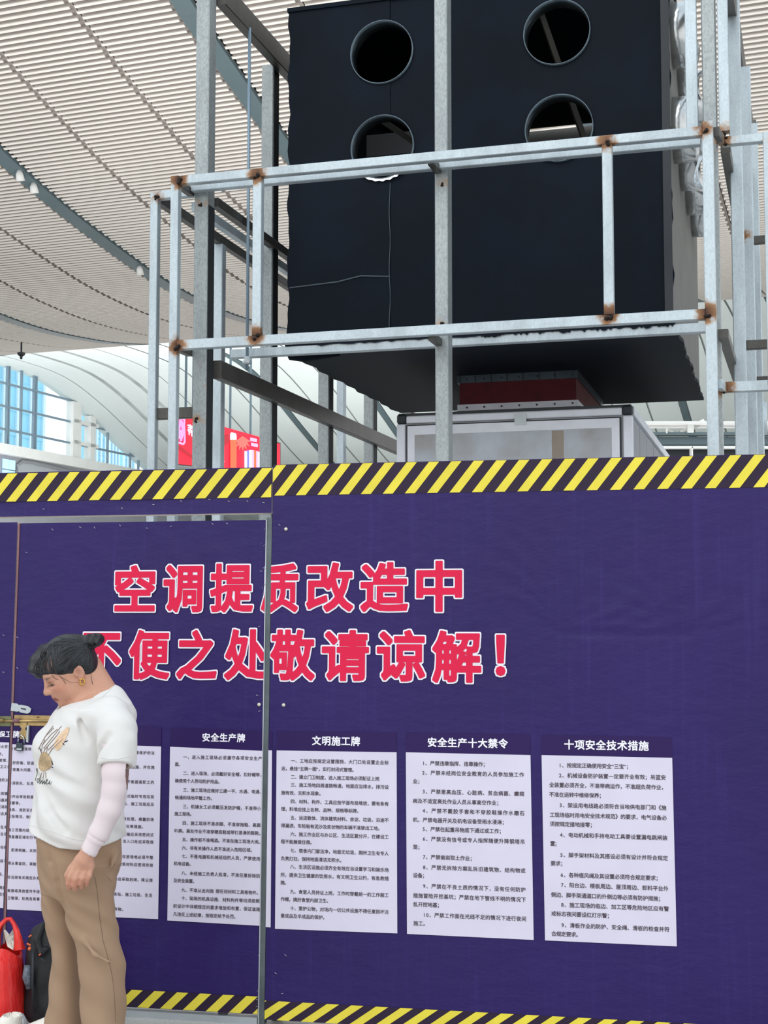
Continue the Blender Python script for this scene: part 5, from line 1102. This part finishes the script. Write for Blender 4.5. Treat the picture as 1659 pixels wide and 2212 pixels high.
def shoe(cx_, dy, nm='shoe', base=0., mat='shoe_white', par=woman, dirv=None, hi_=.09):
    c = wp_(cx_, 2200, dy); c[2] = base; d_ = fwd if dirv is None else dirv; s_ = np.array([-d_[1], d_[0], 0]); R = np.stack([d_, s_, Z3], 1)
    Fd = Field(c - np.array([.28, .2, .005]), c + np.array([.28, .2, .25]), .004)
    Fd.ell(c + d_ * .06 + Z3 * .03, (.13, .042, .035), R, 0); Fd.ell(c - d_ * .03 + Z3 * .05, (.055, .038, .055), R, .03); Fd.cone(c - d_ * .03 + Z3 * .05, c - d_ * .035 + Z3 * hi_, .037, .036, .02); Fd.cone(c + d_ * .02 + Z3 * .06, c + d_ * .1 + Z3 * .035, .03, .028, .02); Fd.cone(c + Z3 * (hi_ - .04), c + d_ * .07 + Z3 * (hi_ * .5 + .036), .036, .03, .02)
    Fd.cone(c - d_ * .035 + Z3 * (hi_ + .01), c - d_ * .035 + Z3 * (hi_ + .1), .033, .04, .003, 'sub'); Fd.F[:] = np.maximum(Fd.F, (base + .012 - Fd.ax[2])[None, None, :]).astype(np.float32)
    o = Fd.mesh(nm, M[mat], par)
    m = MB(); V = [c + d_ * (.055 + .14 * math.cos(a) - (.0 if math.cos(a) > 0 else -.0)) + s_ * .046 * math.sin(a) + Z3 * .004 for a in np.linspace(0, 2 * math.pi, 28)[:-1]]; m.poly(V, Z3 * .022); fixn(m.build('sole', M['sole'], o))
    return o, c, d_, s_
o, c, d_, s_ = shoe(114, .085, hi_=.185); m = MB(); m.tube([c - d_ * .035 + (d_ * math.cos(a) * .039 + s_ * math.sin(a) * .039) + Z3 * (.187 + .004 * math.sin(a)) for a in np.linspace(0, 6.28, 19)], .0022, 5, False); m.tube([c + d_ * (.02 + .06 * k) + s_ * -.022 + Z3 * (.10 - .04 * k) for k in (0, .5, 1)], .0022, 5); m.build('piping', M['black_plastic'], o, True)
shoe(222, -.085, hi_=.10)

# ================================================================== BAG, BACKPACK, SNEAKER
bag = empty('plastic_bag', (atY(10, 2200, 5.45)[0], 5.45, 0), 'bright red plastic carrier bag standing at the left frame edge', 'bag')
q = NT('red_plastic'); q.l(q.ramp(q.noise(6), [(.3, srgb('#e3262a')), (.7, srgb('#f1382f'))]), q.b.inputs['Base Color']); q.set(Roughness=.32); q.bump(q.noise(11, 4, q.coord((1, 1, .35)), .55), .6, .03); q.b.inputs['Subsurface Weight'].default_value = .15; M['bag_red'] = q.m
def bx(px, py, y=0.): return atY(px, py, 5.45 + y)
NB = 48; rowsb = [(2213, -34, 56, .10), (2190, -36, 57, .11), (2150, -34, 55, .10), (2090, -28, 50, .09), (2060, -22, 46, .075), (2042, -18, 42, .055)]
V = []
for j, (py, xl, xr, sd_) in enumerate(rowsb):
    a0, a1 = bx(xl, py), bx(xr, py); z = max(.004, a0[2]); cxm, W = (a0[0] + a1[0]) / 2, (a1[0] - a0[0]) / 2
    for k in range(NB):
        a = 2 * math.pi * k / NB; wv = 1 + .05 * math.sin(5 * a + j) + .03 * math.sin(11 * a + 2 * j); V.append((cxm + W * math.cos(a) * (1 if abs(math.cos(a)) > .9 else wv), 5.45 + sd_ * wv * math.sin(a), z - (.02 * (1 + math.cos(2 * a)) if j == 5 else 0)))
Fb = [(j*NB+k, j*NB+(k+1) % NB, (j+1)*NB+(k+1) % NB, (j+1)*NB+k) for j in range(5) for k in range(NB)] + [tuple(range(NB))[::-1]]
o = mobj('bag_body', V, Fb, M['bag_red'], bag, True)
for dy in (-.05, .05):
    m = MB(); pts = [(-14, 2052), (-9, 2020), (2, 1998), (14, 1986), (22, 1985), (30, 1996), (36, 2012), (40, 2035), (42, 2052)]; P = [bx(x, y, dy * (1 if y > 2010 else .5)) for x, y in pts]; ws = [.030, .02, .011, .009, .009, .010, .013, .018, .024]
    V = []; 
    for i, p in enumerate(P):
        t = P[min(i+1, len(P)-1)] - P[max(i-1, 0)]; t /= np.linalg.norm(t); nn_ = np.array([-t[2], 0, t[0]]); yb = np.array([0, 1., 0])
        V += [p + nn_ * ws[i], p - yb * .005, p - nn_ * ws[i], p + yb * .005]
    m.add(V, [(i*4+j, i*4+(j+1) % 4, i*4+4+(j+1) % 4, i*4+4+j) for i in range(len(P) - 1) for j in range(4)]); fixn(m.build('handle', M['bag_red'], bag, True))
m = MB(); c = bx(22, 2040, 0.0); m.poly([bx(8, 2010, 0), bx(18, 2022, -.02), bx(30, 2004, 0), bx(32, 2020, .01), bx(24, 2030, -.03), bx(34, 2040, -.03), bx(28, 2052, -.03), bx(16, 2045, -.02), bx(12, 2030, 0)], (0, .02, 0)); fixn(m.build('paper_wrap', M['shoe_white'], bag))
pack = empty('backpack', (atY(95, 2200, 5.5)[0], 5.5, 0), 'black backpack with small orange details, standing between the red bag and the trousers', 'backpack')
M['pack'] = plain('black_nylon', '#14171c', .6, 0, .2, 12, .4, 200); M['pack_orange'] = plain('orange_detail', '#d8633c', .6)
Pk = Field((atY(25, 2200, 5.5)[0], 5.3, .0), (atY(160, 2200, 5.5)[0], 5.66, .46), .005)
def pk(px, py, y=0.): return atY(px, py, 5.48 + y)
Pk.ell(pk(112, 2110), (.10, .085, .19), None, 0); Pk.ell(pk(108, 2170), (.105, .095, .09), None, .03); Pk.ell(pk(108, 2030), (.065, .06, .07), None, .04); Pk.ell(pk(85, 2130, -.05), (.035, .04, .10), None, .02)
Pk.ell(pk(80, 2060, 0), (.035, .07, .10), None, .03); Pk.chain([pk(92, 1998, -.05), pk(80, 2030, -.075), pk(88, 2060, -.09), pk(100, 2050, -.08)], [.012, .014, .012, .010], .006); Pk.F[:] = np.maximum(Pk.F, (.004 - Pk.ax[2])[None, None, :]).astype(np.float32)
pkb = Pk.mesh('body', M['pack'], pack)
for L, r, mt in (([(62, 2024), (68, 2020)], .003, 'pack_orange'), ([(58, 2038), (66, 2042)], .0035, 'pack_orange'), ([(61, 2048), (66, 2050)], .007, 'pack_orange'), ([(85, 2061), (87, 2063)], .005, 'pack_orange')): m = MB(); m.tube([pk(x, y, -.115) for x, y in L], r, 6); m.build('orange_tab', M[mt], pack)
m = MB(); m.tube([pk(72, 2050, -.10), pk(70, 2120, -.11), pk(74, 2190, -.11)], .006, 6); m.tube([pk(88, 2070, -.12), pk(100, 2080, -.12), pk(112, 2072, -.11)], .003, 6); m.build('strap', M['black_plastic'], pack, True)
m = MB(); m.tube([pk(60, 2085, -.09), pk(58, 2110, -.1), pk(63, 2135, -.1)], [.014, .018, .012], 8); m.build('side_bottle', plain('patterned_bottle', '#5d6470', .5, 0, .6, 60), pack, True)
m = MB(); m.tube([pk(100, 1996, 0), pk(96, 1986, 0), pk(106, 1984, 0), pk(112, 1994, 0)], .006, 6); m.build('grab_loop', M['black_plastic'], pack, True)
snk = empty('sneaker', (atY(5, 2200, 5.2)[0], 5.2, 0), 'white sneaker in the bottom left corner, in front of the red bag', 'shoe')
c0_ = YW; YW = 5.2
o, c, d_, s_ = shoe(6, 0, 'upper', 0, 'shoe_white', snk, np.array([-.95, -.3, 0.]), .14)
for k in range(4): m = MB(); m.tube([c + d_ * (.02 + .022 * k) + s_ * -.03 + Z3 * (.120 - .014 * k), c + d_ * (.03 + .022 * k) + Z3 * (.133 - .015 * k), c + d_ * (.03 + .022 * k) + s_ * .03 + Z3 * (.120 - .014 * k)], .004, 6); m.build('lace', M['white_paint'], snk, True)
m = MB(); m.tube([c - d_ * .072 + Z3 * .08, c - d_ * .074 + Z3 * .12, c - d_ * .066 + Z3 * .145], [.016, .015, .008], 8); m.build('heel_tab', M['zinc'], snk, True)
YW = c0_
